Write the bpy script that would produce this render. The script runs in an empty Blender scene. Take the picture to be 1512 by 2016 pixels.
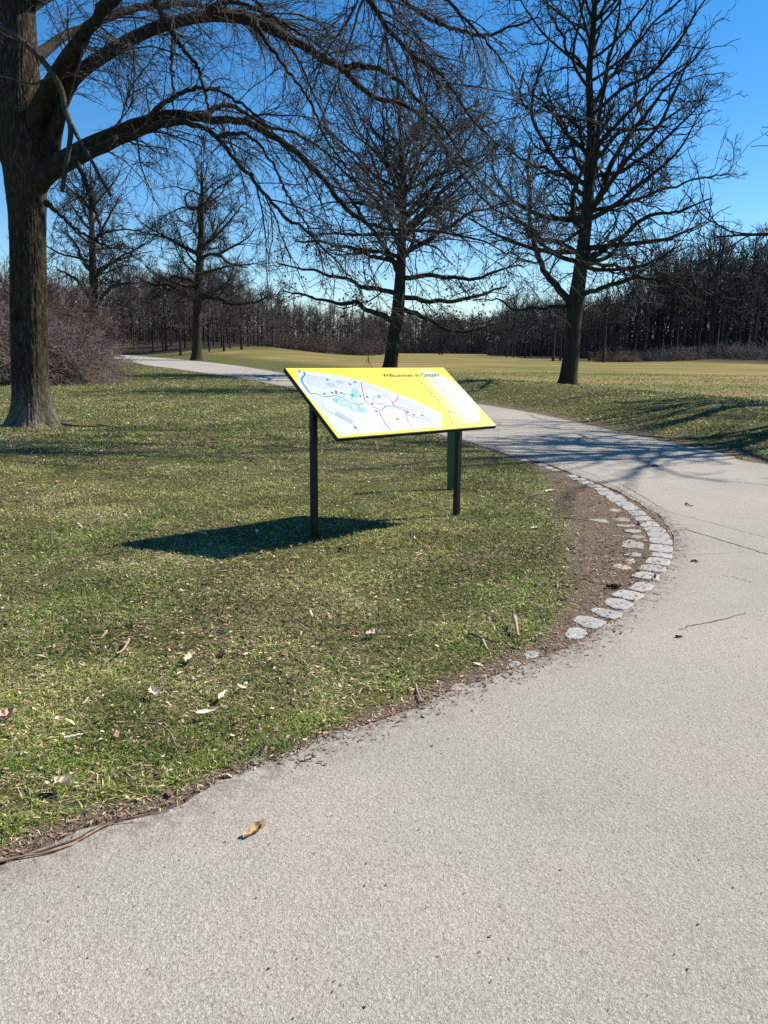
import sys
import bpy, math, random
import numpy as np
from mathutils import Matrix, Vector

sc = bpy.context.scene
# ------------------------------------------------------------------ camera
HC = 1.5
F_PX, CX, CY = 1514.0, 756.0, 1008.0          # photograph is 1512 x 2016
PITCH = math.atan((CY - 688.0) / F_PX)
ROLL = 0.010
_F = np.array([0, math.cos(PITCH), -math.sin(PITCH)])
_U = np.array([0, math.sin(PITCH), math.cos(PITCH)])
_R = np.array([1.0, 0, 0])
_c, _s = math.cos(ROLL), math.sin(ROLL)
R_, U_ = _c * _R + _s * _U, -_s * _R + _c * _U
cam_d = bpy.data.cameras.new('camera')
cam_d.sensor_fit = 'VERTICAL'
cam_d.sensor_height = 36.0
cam_d.sensor_width = 27.0
cam_d.lens = F_PX / 2016.0 * 36.0
cam_d.clip_start = 0.05
cam_d.clip_end = 3000
cam = bpy.data.objects.new('camera', cam_d)
sc.collection.objects.link(cam)
cam.matrix_world = Matrix(((R_[0], U_[0], -_F[0], 0), (R_[1], U_[1], -_F[1], 0),
                           (R_[2], U_[2], -_F[2], HC), (0, 0, 0, 1)))
sc.camera = cam

# ------------------------------------------------------------------ light
SUN_AZ, SUN_EL = math.radians(70), math.radians(44)   # azimuth from +Y towards +X
SUNV = np.array([math.sin(SUN_AZ) * math.cos(SUN_EL), math.cos(SUN_AZ) * math.cos(SUN_EL), math.sin(SUN_EL)])
world = bpy.data.worlds.new('World')
sc.world = world
world.use_nodes = True
wn = world.node_tree
wn.nodes.clear()
sky = wn.nodes.new('ShaderNodeTexSky')
sky.sky_type = 'NISHITA'
sky.sun_disc = False
sky.sun_elevation = SUN_EL
sky.sun_rotation = SUN_AZ
sky.air_density = 1.0
sky.dust_density = 0.0
sky.ozone_density = 4.5
bgn = wn.nodes.new('ShaderNodeBackground')
bgn.inputs['Strength'].default_value = 0.094
hs = wn.nodes.new('ShaderNodeHueSaturation')
hs.inputs['Saturation'].default_value = 1.30
out = wn.nodes.new('ShaderNodeOutputWorld')
wn.links.new(sky.outputs[0], hs.inputs['Color'])
wn.links.new(hs.outputs[0], bgn.inputs['Color'])
wn.links.new(bgn.outputs[0], out.inputs['Surface'])
sd = bpy.data.lights.new('sun', 'SUN')
sd.energy = 5.0
sd.angle = math.radians(0.53)
sd.color = (1.0, 0.945, 0.86)
sun = bpy.data.objects.new('sun', sd)
sc.collection.objects.link(sun)
sun.rotation_euler = Vector(-SUNV).to_track_quat('-Z', 'Y').to_euler()
sun.location = (20, 10, 30)
sc.view_settings.view_transform = 'Standard'
sc.view_settings.look = 'None'
sc.view_settings.gamma = 1.0
sc.view_settings.exposure = 0.76
sc.cycles.max_bounces = 6
sc.cycles.diffuse_bounces = 2
sc.cycles.use_denoising = False

# ------------------------------------------------------------------ helpers
def ray(u, v):
    return R_ * (u - CX) / F_PX - U_ * (v - CY) / F_PX + _F
def gp(u, v, z=0.0):
    """point at height z seen at photo pixel (u, v)"""
    r = ray(u, v); t = (z - HC) / r[2]
    return np.array([r[0] * t, r[1] * t, z])
def at(u, v, Y):
    """point at world depth Y seen at photo pixel (u, v)"""
    r = ray(u, v); t = Y / r[1]
    return np.array([r[0] * t, Y, HC + r[2] * t])
def unit(v):
    return v / np.maximum(np.linalg.norm(v, axis=-1, keepdims=True), 1e-9)
def smooth01(x):
    x = np.clip(x, 0, 1); return x * x * (3 - 2 * x)

def mesh_np(name, V, F, mat, parent=None, col=None, smooth=False, attrs=None, loc=None):
    V = np.asarray(V, np.float32); F = [np.asarray(f, np.int32) for f in (F if isinstance(F, list) else [F])]
    F = [f for f in F if len(f)]
    me = bpy.data.meshes.new(name)
    if loc is not None:
        V = V - np.asarray(loc, np.float32)
    me.vertices.add(len(V)); me.vertices.foreach_set('co', V.ravel())
    idx = np.concatenate([f.ravel() for f in F])
    sizes = np.concatenate([np.full(len(f), f.shape[1], np.int32) for f in F])
    starts = np.concatenate([[0], np.cumsum(sizes)[:-1]]).astype(np.int32)
    me.loops.add(len(idx)); me.loops.foreach_set('vertex_index', idx)
    me.polygons.add(len(sizes)); me.polygons.foreach_set('loop_start', starts)
    me.polygons.foreach_set('loop_total', sizes)
    me.update(calc_edges=True)
    me.polygons.foreach_set('use_smooth', np.full(len(sizes), bool(smooth)))
    if col is not None:
        a = me.color_attributes.new('col', 'FLOAT_COLOR', 'POINT')
        c4 = np.ones((len(V), 4), np.float32); c4[:, :3] = col
        a.data.foreach_set('color', c4.ravel())
    for k, arr in (attrs or {}).items():
        a = me.attributes.new(k, 'FLOAT', 'POINT')
        a.data.foreach_set('value', np.asarray(arr, np.float32))
    if mat: me.materials.append(mat)
    o = bpy.data.objects.new(name, me)
    sc.collection.objects.link(o)
    if loc is not None and parent is None: o.location = [float(x) for x in loc]
    if parent is not None: o.parent = parent
    return o

def thing(name, label, cat, loc=(0, 0, 0), group=None):
    o = bpy.data.objects.new(name, None)
    o.empty_display_size = 0.2
    sc.collection.objects.link(o)
    o.location = [float(x) for x in loc]
    return tag(o, label, cat, group)
def tag(o, label, cat, group=None, kind=None):
    if label: o['label'] = label
    if cat: o['category'] = cat
    if group: o['group'] = group
    if kind: o['kind'] = kind
    return o
def part(name, V, F, mat, parent, **k):
    """mesh child; V given in world space, stored relative to the parent's location"""
    V = np.asarray(V, float) - np.array(parent_loc(parent))
    return mesh_np(name, V, F, mat, parent, **k)
def parent_loc(p):
    l = np.zeros(3)
    while p is not None:
        l += np.array(p.location); p = p.parent
    return l

# ------------------------------------------------------------------ materials
def new_mat(name):
    m = bpy.data.materials.new(name); m.use_nodes = True
    nt = m.node_tree; b = nt.nodes['Principled BSDF']
    return m, nt, b
def node(nt, t, **k):
    n = nt.nodes.new(t)
    for a, v in k.items(): setattr(n, a, v)
    return n
def noise(nt, scale, detail=4, rough=0.55, vec=None, dim='3D'):
    n = node(nt, 'ShaderNodeTexNoise'); n.inputs['Scale'].default_value = scale
    n.inputs['Detail'].default_value = detail; n.inputs['Roughness'].default_value = rough
    if vec is not None: nt.links.new(vec, n.inputs['Vector'])
    return n
def ramp(nt, fac, stops):
    r = node(nt, 'ShaderNodeValToRGB'); e = r.color_ramp.elements
    while len(e) < len(stops): e.new(0.5)
    for el, (p, c) in zip(e, stops):
        el.position = p; el.color = (*c, 1) if len(c) == 3 else c
    nt.links.new(fac, r.inputs['Fac'])
    return r
def mix(nt, a, b, fac, mode='MIX'):
    m = node(nt, 'ShaderNodeMix', data_type='RGBA', blend_type=mode)
    for s, i in ((fac, 0), (a, 6), (b, 7)):
        if isinstance(s, (int, float)): m.inputs[i].default_value = s
        elif isinstance(s, tuple): m.inputs[i].default_value = (*s, 1)
        else: nt.links.new(s, m.inputs[i])
    return m.outputs[2]
def math_(nt, op, a, b=0.0, clamp=False):
    m = node(nt, 'ShaderNodeMath', operation=op, use_clamp=clamp)
    for s, i in ((a, 0), (b, 1)):
        if isinstance(s, (int, float)): m.inputs[i].default_value = s
        else: nt.links.new(s, m.inputs[i])
    return m.outputs[0]
def bump(nt, b, h, strength, dist):
    n = node(nt, 'ShaderNodeBump'); n.inputs['Strength'].default_value = strength
    n.inputs['Distance'].default_value = dist
    nt.links.new(h, n.inputs['Height']); nt.links.new(n.outputs[0], b.inputs['Normal'])
    return n
def coords(nt, kind='Object'):
    return node(nt, 'ShaderNodeTexCoord').outputs[kind]
def mapping(nt, vec, scale=(1, 1, 1), rot=(0, 0, 0)):
    m = node(nt, 'ShaderNodeMapping'); m.inputs['Scale'].default_value = scale
    m.inputs['Rotation'].default_value = rot
    nt.links.new(vec, m.inputs['Vector']); return m.outputs[0]

def bark_mat(name, c0, c1, c2, sc_=9.0, bstr=0.6, spec=0.15, moss=None):
    m, nt, b = new_mat(name)
    v = mapping(nt, coords(nt), (1, 1, 0.24 if name == 'linden_bark' else .18))
    n1 = noise(nt, sc_, 8, 0.65, v); n2 = noise(nt, 1.7, 3, 0.6, coords(nt))
    r = ramp(nt, n1.outputs[0], [(0.32, c0), (0.5, c1), (0.68, c2)])
    colr = mix(nt, r.outputs[0], tuple(x * 0.55 for x in c1), math_(nt, 'MULTIPLY', n2.outputs[0], 0.8))
    if name == 'linden_bark':
        sx_ = node(nt, 'ShaderNodeSeparateXYZ'); nt.links.new(coords(nt), sx_.inputs[0])
        lowf = math_(nt, 'SUBTRACT', 1.0, math_(nt, 'MULTIPLY', sx_.outputs[2], 1.1), True)
        colr = mix(nt, colr, ramp(nt, n1.outputs[0], [(0.36, (.05, .042, .034)), (0.6, (.30, .27, .225))]).outputs[0], math_(nt, 'MULTIPLY', lowf, .8))
    if moss:
        n3 = noise(nt, 2.6, 5, 0.7, mapping(nt, coords(nt), (1, 1, 0.5)))
        mr = ramp(nt, n3.outputs[0], [(0.45, (0, 0, 0)), (0.6, (1, 1, 1))])
        colr = mix(nt, colr, moss, math_(nt, 'MULTIPLY', mr.outputs[0], 0.55))
    nt.links.new(colr, b.inputs['Base Color'])
    b.inputs['Roughness'].default_value = 0.9
    b.inputs['Specular IOR Level'].default_value = spec
    bump(nt, b, n1.outputs[0], bstr, 0.05 if name == 'linden_bark' else .03)
    return m
M_HERO = bark_mat('linden_bark', (0.008, 0.006, 0.004), (0.042, 0.032, 0.022), (0.22, 0.175, 0.12), 26, 1.0, moss=(0.065, 0.06, 0.025))
M_LIMB = bark_mat('limb_bark', (0.012, 0.009, 0.007), (0.04, 0.031, 0.022), (0.10, 0.08, 0.058), 12, 0.9)
M_TWIG = bark_mat('twig_bark', (0.035, 0.027, 0.023), (0.07, 0.056, 0.047), (0.17, 0.14, 0.12), 20, 0.3, 0.35)
M_BARK = bark_mat('dark_bark', (0.018, 0.014, 0.011), (0.042, 0.034, 0.026), (0.085, 0.07, 0.052), 8, 0.8, moss=(0.04, 0.045, 0.015))
M_DTWIG = bark_mat('dark_twig', (0.02, 0.015, 0.013), (0.04, 0.031, 0.027), (0.08, 0.063, 0.055), 12, 0.3, 0.3)
M_WOODB = bark_mat('wood_bark', (0.022, 0.018, 0.015), (0.048, 0.039, 0.034), (0.09, 0.076, 0.066), 3, 0.4)
M_WOODT = bark_mat('wood_twig', (0.046, 0.040, 0.035), (0.088, 0.076, 0.067), (0.155, 0.135, 0.12), 2, 0.2)
M_WOODR = bark_mat('reddish_wood_twig', (0.075, 0.057, 0.045), (0.13, 0.10, 0.08), (0.21, 0.165, 0.135), 2, 0.2)
M_CANE = bark_mat('bramble_cane', (0.10, 0.074, 0.062), (0.20, 0.152, 0.128), (0.38, 0.31, 0.265), 7, 0.3, 0.3)
M_CANE2 = bark_mat('reddish_cane', (0.085, 0.052, 0.04), (0.17, 0.11, 0.08), (0.27, 0.19, 0.14), 5, 0.3, 0.3)

def flat_mat(name, c, rough=0.6, spec=0.4, metal=0.0, vary=0.0, vscale=5):
    m, nt, b = new_mat(name)
    b.inputs['Base Color'].default_value = (*c, 1)
    b.inputs['Roughness'].default_value = rough
    b.inputs['Specular IOR Level'].default_value = spec
    b.inputs['Metallic'].default_value = metal
    if vary:
        n = noise(nt, vscale, 6, 0.6, coords(nt))
        nt.links.new(ramp(nt, n.outputs[0], [(0.3, tuple(x * (1 - vary) for x in c)), (0.7, tuple(min(1, x * (1 + vary)) for x in c))]).outputs[0], b.inputs['Base Color'])
        bump(nt, b, n.outputs[0], 0.25, 0.004)
    return m
def vcol_mat(name, rough=0.7, spec=0.25, transl=0.0, mult=1.0):
    m, nt, b = new_mat(name)
    a = node(nt, 'ShaderNodeVertexColor', layer_name='col')
    nt.links.new(a.outputs[0], b.inputs['Base Color'])
    b.inputs['Roughness'].default_value = rough
    b.inputs['Specular IOR Level'].default_value = spec
    if transl:
        t = node(nt, 'ShaderNodeBsdfTranslucent'); nt.links.new(a.outputs[0], t.inputs['Color'])
        mx = node(nt, 'ShaderNodeMixShader'); mx.inputs[0].default_value = transl
        nt.links.new(b.outputs[0], mx.inputs[1]); nt.links.new(t.outputs[0], mx.inputs[2])
        nt.links.new(mx.outputs[0], nt.nodes['Material Output'].inputs['Surface'])
    return m
M_GRASS = vcol_mat('grass_blades', 0.6, 0.3, 0.15)
M_LITTER = vcol_mat('leaf_litter', 0.8, 0.15)
M_PRINT = vcol_mat('print_colours', 0.42, 0.5)

# ------------------------------------------------------------------ noise in numpy (value noise on a lattice)
_rngN = np.random.default_rng(99); _LAT = _rngN.random((256, 256)).astype(np.float32)
def vnoise(x, y, s, off=0):
    x = np.asarray(x) * s + off * 17.3 + 1000; y = np.asarray(y) * s + off * 31.7 + 1000
    xi = np.floor(x).astype(int); yi = np.floor(y).astype(int)
    fx = smooth01(x - xi); fy = smooth01(y - yi)
    g = lambda a, b: _LAT[(a) % 256, (b) % 256]
    return (g(xi, yi) * (1 - fx) + g(xi + 1, yi) * fx) * (1 - fy) + (g(xi, yi + 1) * (1 - fx) + g(xi + 1, yi + 1) * fx) * fy
def fbm(x, y, s, o=4, off=0):
    t = 0; a = 0.5; n = 0
    for i in range(o):
        t = t + a * vnoise(x, y, s * 2 ** i, off + i); n += a; a *= 0.55
    return t / n

# ------------------------------------------------------------------ path outline (traced on the ground plane)
def spline(P, n):
    P = np.asarray(P, float); N = len(P)
    d = np.concatenate([[0], np.cumsum(np.maximum(np.linalg.norm(np.diff(P, axis=0), axis=1) ** 0.5, 1e-4))])
    T = np.linspace(0, d[-1], n); out = np.zeros((n, P.shape[1]))
    M = np.zeros_like(P)
    for i in range(N):
        a, b = max(i - 1, 0), min(i + 1, N - 1)
        M[i] = (P[b] - P[a]) / (d[b] - d[a])
    k = np.clip(np.searchsorted(d, T, side='right') - 1, 0, N - 2)
    h = (d[k + 1] - d[k])[:, None]; t = ((T - d[k])[:, None]) / h
    return ((2 * t**3 - 3 * t**2 + 1) * P[k] + (t**3 - 2 * t**2 + t) * h * M[k] + (-2 * t**3 + 3 * t**2) * P[k + 1] + (t**3 - t**2) * h * M[k + 1])
inner_px = [(0, 1703), (110, 1655), (200, 1622), (330, 1590), (420, 1550), (500, 1518), (560, 1492), (620, 1466), (720, 1428), (820, 1392),
            (900, 1358), (990, 1328), (1070, 1298), (1150, 1262), (1215, 1215), (1275, 1160), (1312, 1110), (1326, 1072),
            (1318, 1040), (1290, 1010), (1245, 985), (1200, 962), (1130, 935), (1060, 910), (1000, 895), (940, 876), (860, 855),
            (740, 820), (640, 787), (575, 765), (480, 746), (350, 727), (290, 719), (235, 711)]
inner = np.array([gp(*p)[:2] for p in inner_px])
_d0 = (inner[0] - inner[2]) / np.linalg.norm(inner[0] - inner[2])
inner = np.vstack([[inner[0] + _d0 * 3.2 + [0, -.5], inner[0] + _d0 * 1.4 + [0, -.1]], inner, [(-42, 104), (-60, 120), (-90, 135)]])
outer_px = [(1512, 914), (1440, 897), (1370, 882), (1300, 868), (1200, 846), (1100, 824), (1020, 808), (950, 797), (850, 782), (740, 764),
            (640, 747), (560, 735), (480, 722), (400, 712), (320, 705), (235, 699)]
outer = np.array([gp(*p)[:2] for p in outer_px])
outer = np.vstack([[(30, -6), (14, 0.5), (9.0, 5.6)], outer, [(-52, 128), (-70, 138), (-92, 146)]])
NP_ = 700
inner_s = spline(inner, NP_)
outer_s = spline(outer, NP_)
# slight raggedness of the broken asphalt edge
_t = np.linspace(0, 1, NP_)
tan = unit(np.gradient(inner_s, axis=0)); nrm = np.stack([-tan[:, 1], tan[:, 0]], 1)
arc = np.concatenate([[0], np.cumsum(np.linalg.norm(np.diff(inner_s, axis=0), axis=1))])
inner_r = inner_s + nrm * ((fbm(arc, arc * 0, 3.0, 5, 3) - 0.5) * 0.11)[:, None]
loop = np.vstack([inner_s[::2], outer_s[::-1][::2], [(30, -6), (0, -8), (-7, -3)]])
def inside(x, y, poly=loop):
    r = np.zeros(len(x), bool); j = len(poly) - 1
    for i in range(len(poly)):
        xi, yi = poly[i]; xj, yj = poly[j]
        if yi != yj:
            c = ((yi > y) != (yj > y)) & (x < (xj - xi) * (y - yi) / (yj - yi) + xi)
            r ^= c
        j = i
    return r
def dist_poly(x, y, P):
    d = np.full(len(x), 1e9)
    for a, b in zip(P[:-1], P[1:]):
        v = b - a; L = max(v @ v, 1e-12)
        t = np.clip(((x - a[0]) * v[0] + (y - a[1]) * v[1]) / L, 0, 1)
        d = np.minimum(d, (x - a[0] - t * v[0]) ** 2 + (y - a[1] - t * v[1]) ** 2)
    return np.sqrt(d)
inner_d = spline(inner, 160); outer_d = spline(outer, 160)
def beyond(x, y):
    """True on the far side of the path (the big meadow)"""
    poly = np.vstack([outer_d, [(-900, 400), (-900, 2000), (2000, 2000), (2000, -6)]])
    return inside(x, y, poly)
def height(x, y):
    x = np.asarray(x, float); y = np.asarray(y, float); sh = x.shape; x = x.ravel(); y = y.ravel()
    h = np.zeros(len(x)); by = beyond(x, y)
    do = dist_poly(x, y, outer_d)
    near = np.clip((60 - y) / 35, 0, 1)
    h += np.where(by, (0.14 + 0.30 * smooth01((x - 1.5) / 3.0)) * smooth01(do / 3.2) * (1 - smooth01((do - 3.5) / 6.5)) * near, 0)
    # rounded rise in the left distance
    az = x / np.maximum(y, 1)
    g = smooth01((np.hypot(x, y) - 85) / 45) * smooth01((-0.02 - az) / 0.22)
    h += np.where(by, 2.9 * g * smooth01(do / 30), 0)
    # bank under the wood at the right
    h += 1.0 * smooth01((az - 0.30) / 0.12) * smooth01((np.hypot(x, y) - 122) / 16)
    return h.reshape(sh)
def hz(x, y): return float(height(np.array([x]), np.array([y]))[0])

# ------------------------------------------------------------------ ground sheet
rings = np.concatenate([[0.02], np.geomspace(0.8, 60, 270), np.geomspace(62, 2500, 70)])
ang = np.concatenate([np.linspace(-45, 45, 420), np.linspace(46, 314, 90)]); ang = np.radians(ang)
RR, AA = np.meshgrid(rings, ang, indexing='ij')
GX, GY = RR * np.sin(AA), RR * np.cos(AA)
GZ = height(GX, GY)
gx, gy = GX.ravel(), GY.ravel()
ins = inside(gx, gy)
di = dist_poly(gx, gy, inner_d); do_ = dist_poly(gx, gy, outer_d)
by_ = beyond(gx, gy)
gz = GZ.ravel().copy()
rad_ = np.hypot(gx, gy)
gz += np.where((~ins) & (rad_ < 60), (fbm(gx, gy, 1.3, 4, 5) - 0.5) * 0.05 * smooth01(np.minimum(di, do_) / 0.5), 0)
gz[ins] = -0.012
gz += np.where(ins, 0, 0.004)
corner = gp(1290, 1060)[:2]
def dirt_amount(x, y, d_in, d_out, by):
    c1 = np.exp(-(((x - 2.1) / 1.25) ** 2 + ((y - 6.7) / 2.3) ** 2))
    w = 0.045 + 0.05 * smooth01((x + .5) / 1.5) + 0.95 * c1 + 0.12 * (fbm(x, y, 1.6, 3, 8) - 0.3)
    a = smooth01(1 - (d_in - w * 0.55) / (w * 0.9 + 0.02)) * (~by)
    b = smooth01(1 - (d_out - 0.12) / 0.5) * by * 0.85
    return np.clip(np.maximum(a, b) * (0.65 + 0.7 * fbm(x, y, 4, 3, 2)), 0, 1)
dirt = dirt_amount(gx, gy, di, do_, by_)
dirt[rad_ > 70] = 0
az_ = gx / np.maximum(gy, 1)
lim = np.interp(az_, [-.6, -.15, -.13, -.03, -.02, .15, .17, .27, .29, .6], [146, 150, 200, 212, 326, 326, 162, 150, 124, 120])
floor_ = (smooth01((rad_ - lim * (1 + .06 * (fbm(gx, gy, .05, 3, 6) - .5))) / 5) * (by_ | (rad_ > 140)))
mead = np.where(by_, smooth01((do_ - 5.0) / 7.0), 0) * (1 - 0.8 * smooth01((gz - 0.7) / 1.0))
na = len(ang); nr = len(rings)
ii, jj = np.meshgrid(np.arange(nr - 1), np.arange(na), indexing='ij')
jn = (jj + 1) % na
GF = np.stack([ii * na + jj, ii * na + jn, (ii + 1) * na + jn, (ii + 1) * na + jj], -1).reshape(-1, 4)[:, ::-1]
m, nt, b = new_mat('turf_ground')
P = coords(nt)
n_f = noise(nt, 38, 8, 0.75, P); n_m = noise(nt, 2.1, 5, 0.6, P); n_b = noise(nt, 0.35, 4, 0.6, P)
n_str = noise(nt, 0.16, 5, 0.65, mapping(nt, P, (0.32, 1.0, 1.0), (0, 0, 0.12)))
n_g = noise(nt, 9, 9, 0.8, P)
green = ramp(nt, n_f.outputs[0], [(0.36, (0.015, 0.017, 0.007)), (0.5, (0.07, 0.075, 0.022)), (0.64, (0.22, 0.20, 0.08))]).outputs[0]
olive = ramp(nt, n_m.outputs[0], [(0.35, (0.055, 0.075, 0.016)), (0.65, (0.12, 0.115, 0.035))]).outputs[0]
near_c = mix(nt, green, olive, 0.3)
tan_ = ramp(nt, n_str.outputs[0], [(0.38, (0.115, 0.125, 0.030)), (0.5, (0.20, 0.160, 0.050)), (0.62, (0.30, 0.20, 0.085))]).outputs[0]
tan_ = mix(nt, tan_, ramp(nt, n_g.outputs[0], [(0.3, (0.5, 0.5, 0.5)), (0.7, (1.35, 1.35, 1.3))]).outputs[0], 1.0, 'MULTIPLY')
am = node(nt, 'ShaderNodeAttribute', attribute_name='mead')
ad = node(nt, 'ShaderNodeAttribute', attribute_name='dirt')
mf = math_(nt, 'ADD', am.outputs['Fac'], math_(nt, 'MULTIPLY', math_(nt, 'SUBTRACT', n_b.outputs[0], 0.5), 0.9), True)
c = mix(nt, near_c, tan_, math_(nt, 'MULTIPLY', mf, am.outputs['Fac']))
soil = ramp(nt, noise(nt, 70, 8, 0.8, P).outputs[0], [(0.3, (0.05, 0.035, 0.025)), (0.52, (0.155, 0.108, 0.078)), (0.72, (0.34, 0.26, 0.20))]).outputs[0]
c = mix(nt, c, soil, ad.outputs['Fac'])
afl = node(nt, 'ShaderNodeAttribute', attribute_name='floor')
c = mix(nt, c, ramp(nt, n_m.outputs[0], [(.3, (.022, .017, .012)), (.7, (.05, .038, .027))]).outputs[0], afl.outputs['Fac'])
nt.links.new(c, b.inputs['Base Color'])
b.inputs['Roughness'].default_value = 0.95; b.inputs['Specular IOR Level'].default_value = 0.08
bump(nt, b, n_f.outputs[0], 0.8, 0.02)
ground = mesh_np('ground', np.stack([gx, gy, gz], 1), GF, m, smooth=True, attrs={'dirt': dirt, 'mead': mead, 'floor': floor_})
tag(ground, 'uneven park ground of patchy turf, bare soil and wide mown meadow', 'ground', kind='structure')

# ------------------------------------------------------------------ asphalt path (one sheet above the ground)
from mathutils.geometry import tessellate_polygon
_p = inner_s[350] + nrm[350] * .2
side = 1.0 if inside(_p[:1], _p[1:])[0] else -1.0
ton = unit(np.gradient(outer_s, axis=0)); nro = np.stack([-ton[:, 1], ton[:, 0]], 1)
_p = outer_s[350] + nro[350] * .2
sido = 1.0 if inside(_p[:1], _p[1:])[0] else -1.0
outer_r = outer_s + nro * ((fbm(arc, arc * 0 + 9, 2.0, 5, 13) - 0.5) * 0.12)[:, None]
pvl, pfl, ev = [], [], []; base = 0
def strip(rows, evs):
    global base
    n = len(rows[0]); pvl.append(np.vstack(rows)); ev.append(np.repeat(evs, n))
    k, i_ = np.meshgrid(np.arange(len(rows) - 1), np.arange(n - 1), indexing='ij')
    f = np.stack([k * n + i_, k * n + i_ + 1, (k + 1) * n + i_ + 1, (k + 1) * n + i_], -1).reshape(-1, 4)
    V = pvl[-1]; a = V[f[:, 1]] - V[f[:, 0]]; c_ = V[f[:, 3]] - V[f[:, 0]]; fl = (a[:, 0] * c_[:, 1] - a[:, 1] * c_[:, 0]) < 0
    f[fl] = f[fl][:, ::-1]; pfl.append(f + base); base += len(V)
strip([inner_r] + [inner_s + nrm * side * o_ for o_ in (.07, .12, .2, .32)], [1, .6, .35, .12, 0])
strip([outer_r] + [outer_s + nro * sido * o_ for o_ in (.08, .15, .3)], [.8, .5, .2, 0])
core = np.vstack([(inner_s + nrm * side * .32), (outer_s + nro * sido * .3)[::-1]])
tri = np.array(tessellate_polygon([[Vector((a, b_, 0)) for a, b_ in core]]))
a = core[tri[:, 1]] - core[tri[:, 0]]; c_ = core[tri[:, 2]] - core[tri[:, 0]]; fl = (a[:, 0] * c_[:, 1] - a[:, 1] * c_[:, 0]) < 0; tri[fl] = tri[fl][:, ::-1]
pvl.append(core); ev.append(np.zeros(len(core))); pft = tri + base
pv = np.vstack(pvl); pz = np.full(len(pv), 0.004); PF = [pft, np.vstack(pfl)]
m, nt, b = new_mat('asphalt')
P = coords(nt)
vo = node(nt, 'ShaderNodeTexVoronoi', feature='F1'); vo.inputs['Scale'].default_value = 260; nt.links.new(P, vo.inputs['Vector'])
vo2 = node(nt, 'ShaderNodeTexVoronoi', feature='F1'); vo2.inputs['Scale'].default_value = 75; nt.links.new(P, vo2.inputs['Vector'])
sep = node(nt, 'ShaderNodeSeparateColor'); nt.links.new(vo.outputs['Color'], sep.inputs[0])
grain = ramp(nt, sep.outputs[0], [(0.0, (0.23, 0.215, 0.19)), (0.2, (0.31, 0.292, 0.262)), (0.6, (0.355, 0.335, 0.30)), (0.9, (0.40, 0.38, 0.34)), (1.0, (0.47, 0.445, 0.40))]).outputs[0]
big = ramp(nt, noise(nt, 0.8, 5, 0.6, P).outputs[0], [(0.3, (0.86, 0.87, 0.88)), (0.5, (1.0, .99, .98)), (0.72, (1.07, 1.04, 1.02))]).outputs[0]
fine = ramp(nt, noise(nt, 120, 6, 0.75, P).outputs[0], [(0.33, (0.68, 0.67, 0.65)), (0.5, (1.0, 1.0, 0.99)), (0.72, (1.18, 1.17, 1.15))]).outputs[0]
c = mix(nt, grain, fine, 1.0, 'MULTIPLY'); c = mix(nt, c, (.945, .922, .878), 1.0, 'MULTIPLY')
wear = ramp(nt, noise(nt, .33, 3, .6, mapping(nt, P, (1, 1, 1), (0, 0, .7))).outputs[0], [(.36, (.90, .905, .91)), (.5, (1, 1, 1)), (.64, (1.05, 1.04, 1.02))]).outputs[0]; c = mix(nt, c, wear, 1.0, 'MULTIPLY')
pink = ramp(nt, noise(nt, 1.9, 4, .65, mapping(nt, P, (1, 1, 1), (.3, .2, 1.1))).outputs[0], [(.55, (1, 1, 1)), (.72, (1.05, .97, .97))]).outputs[0]; c = mix(nt, c, pink, 1.0, 'MULTIPLY')
pits = ramp(nt, noise(nt, 34, 5, .75, P).outputs[0], [(.30, (.62, .60, .58)), (.40, (1, 1, 1))]).outputs[0]; c = mix(nt, c, pits, 1.0, 'MULTIPLY'); c = mix(nt, c, big, 1.0, 'MULTIPLY')
stain = ramp(nt, noise(nt, 3.1, 6, 0.7, P).outputs[0], [(0.62, (1, 1, 1)), (0.8, (0.84, 0.80, 0.77))]).outputs[0]
c = mix(nt, c, stain, 1.0, 'MULTIPLY')
ae = node(nt, 'ShaderNodeAttribute', attribute_name='edge')
efac = math_(nt, 'MULTIPLY', ae.outputs['Fac'], ramp(nt, noise(nt, 14, 6, 0.75, P).outputs[0], [(0.42, (0, 0, 0)), (0.62, (1, 1, 1))]).outputs[0])
c = mix(nt, c, (0.13, 0.092, 0.066), math_(nt, 'MULTIPLY', efac, 0.9))
nt.links.new(c, b.inputs['Base Color'])
b.inputs['Roughness'].default_value = 0.93; b.inputs['Specular IOR Level'].default_value = 0.12
hgt = math_(nt, 'ADD', vo.outputs['Distance'], math_(nt, 'MULTIPLY', vo2.outputs['Distance'], 1.2))
bump(nt, b, hgt, 0.4, 0.005)
edge = np.concatenate(ev)
path = mesh_np('path', np.column_stack([pv, pz]), PF, m, attrs={'edge': np.clip(edge, 0, 1)})
tag(path, 'pale grey weathered asphalt path curving round the lawn', 'path', kind='structure')

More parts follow.
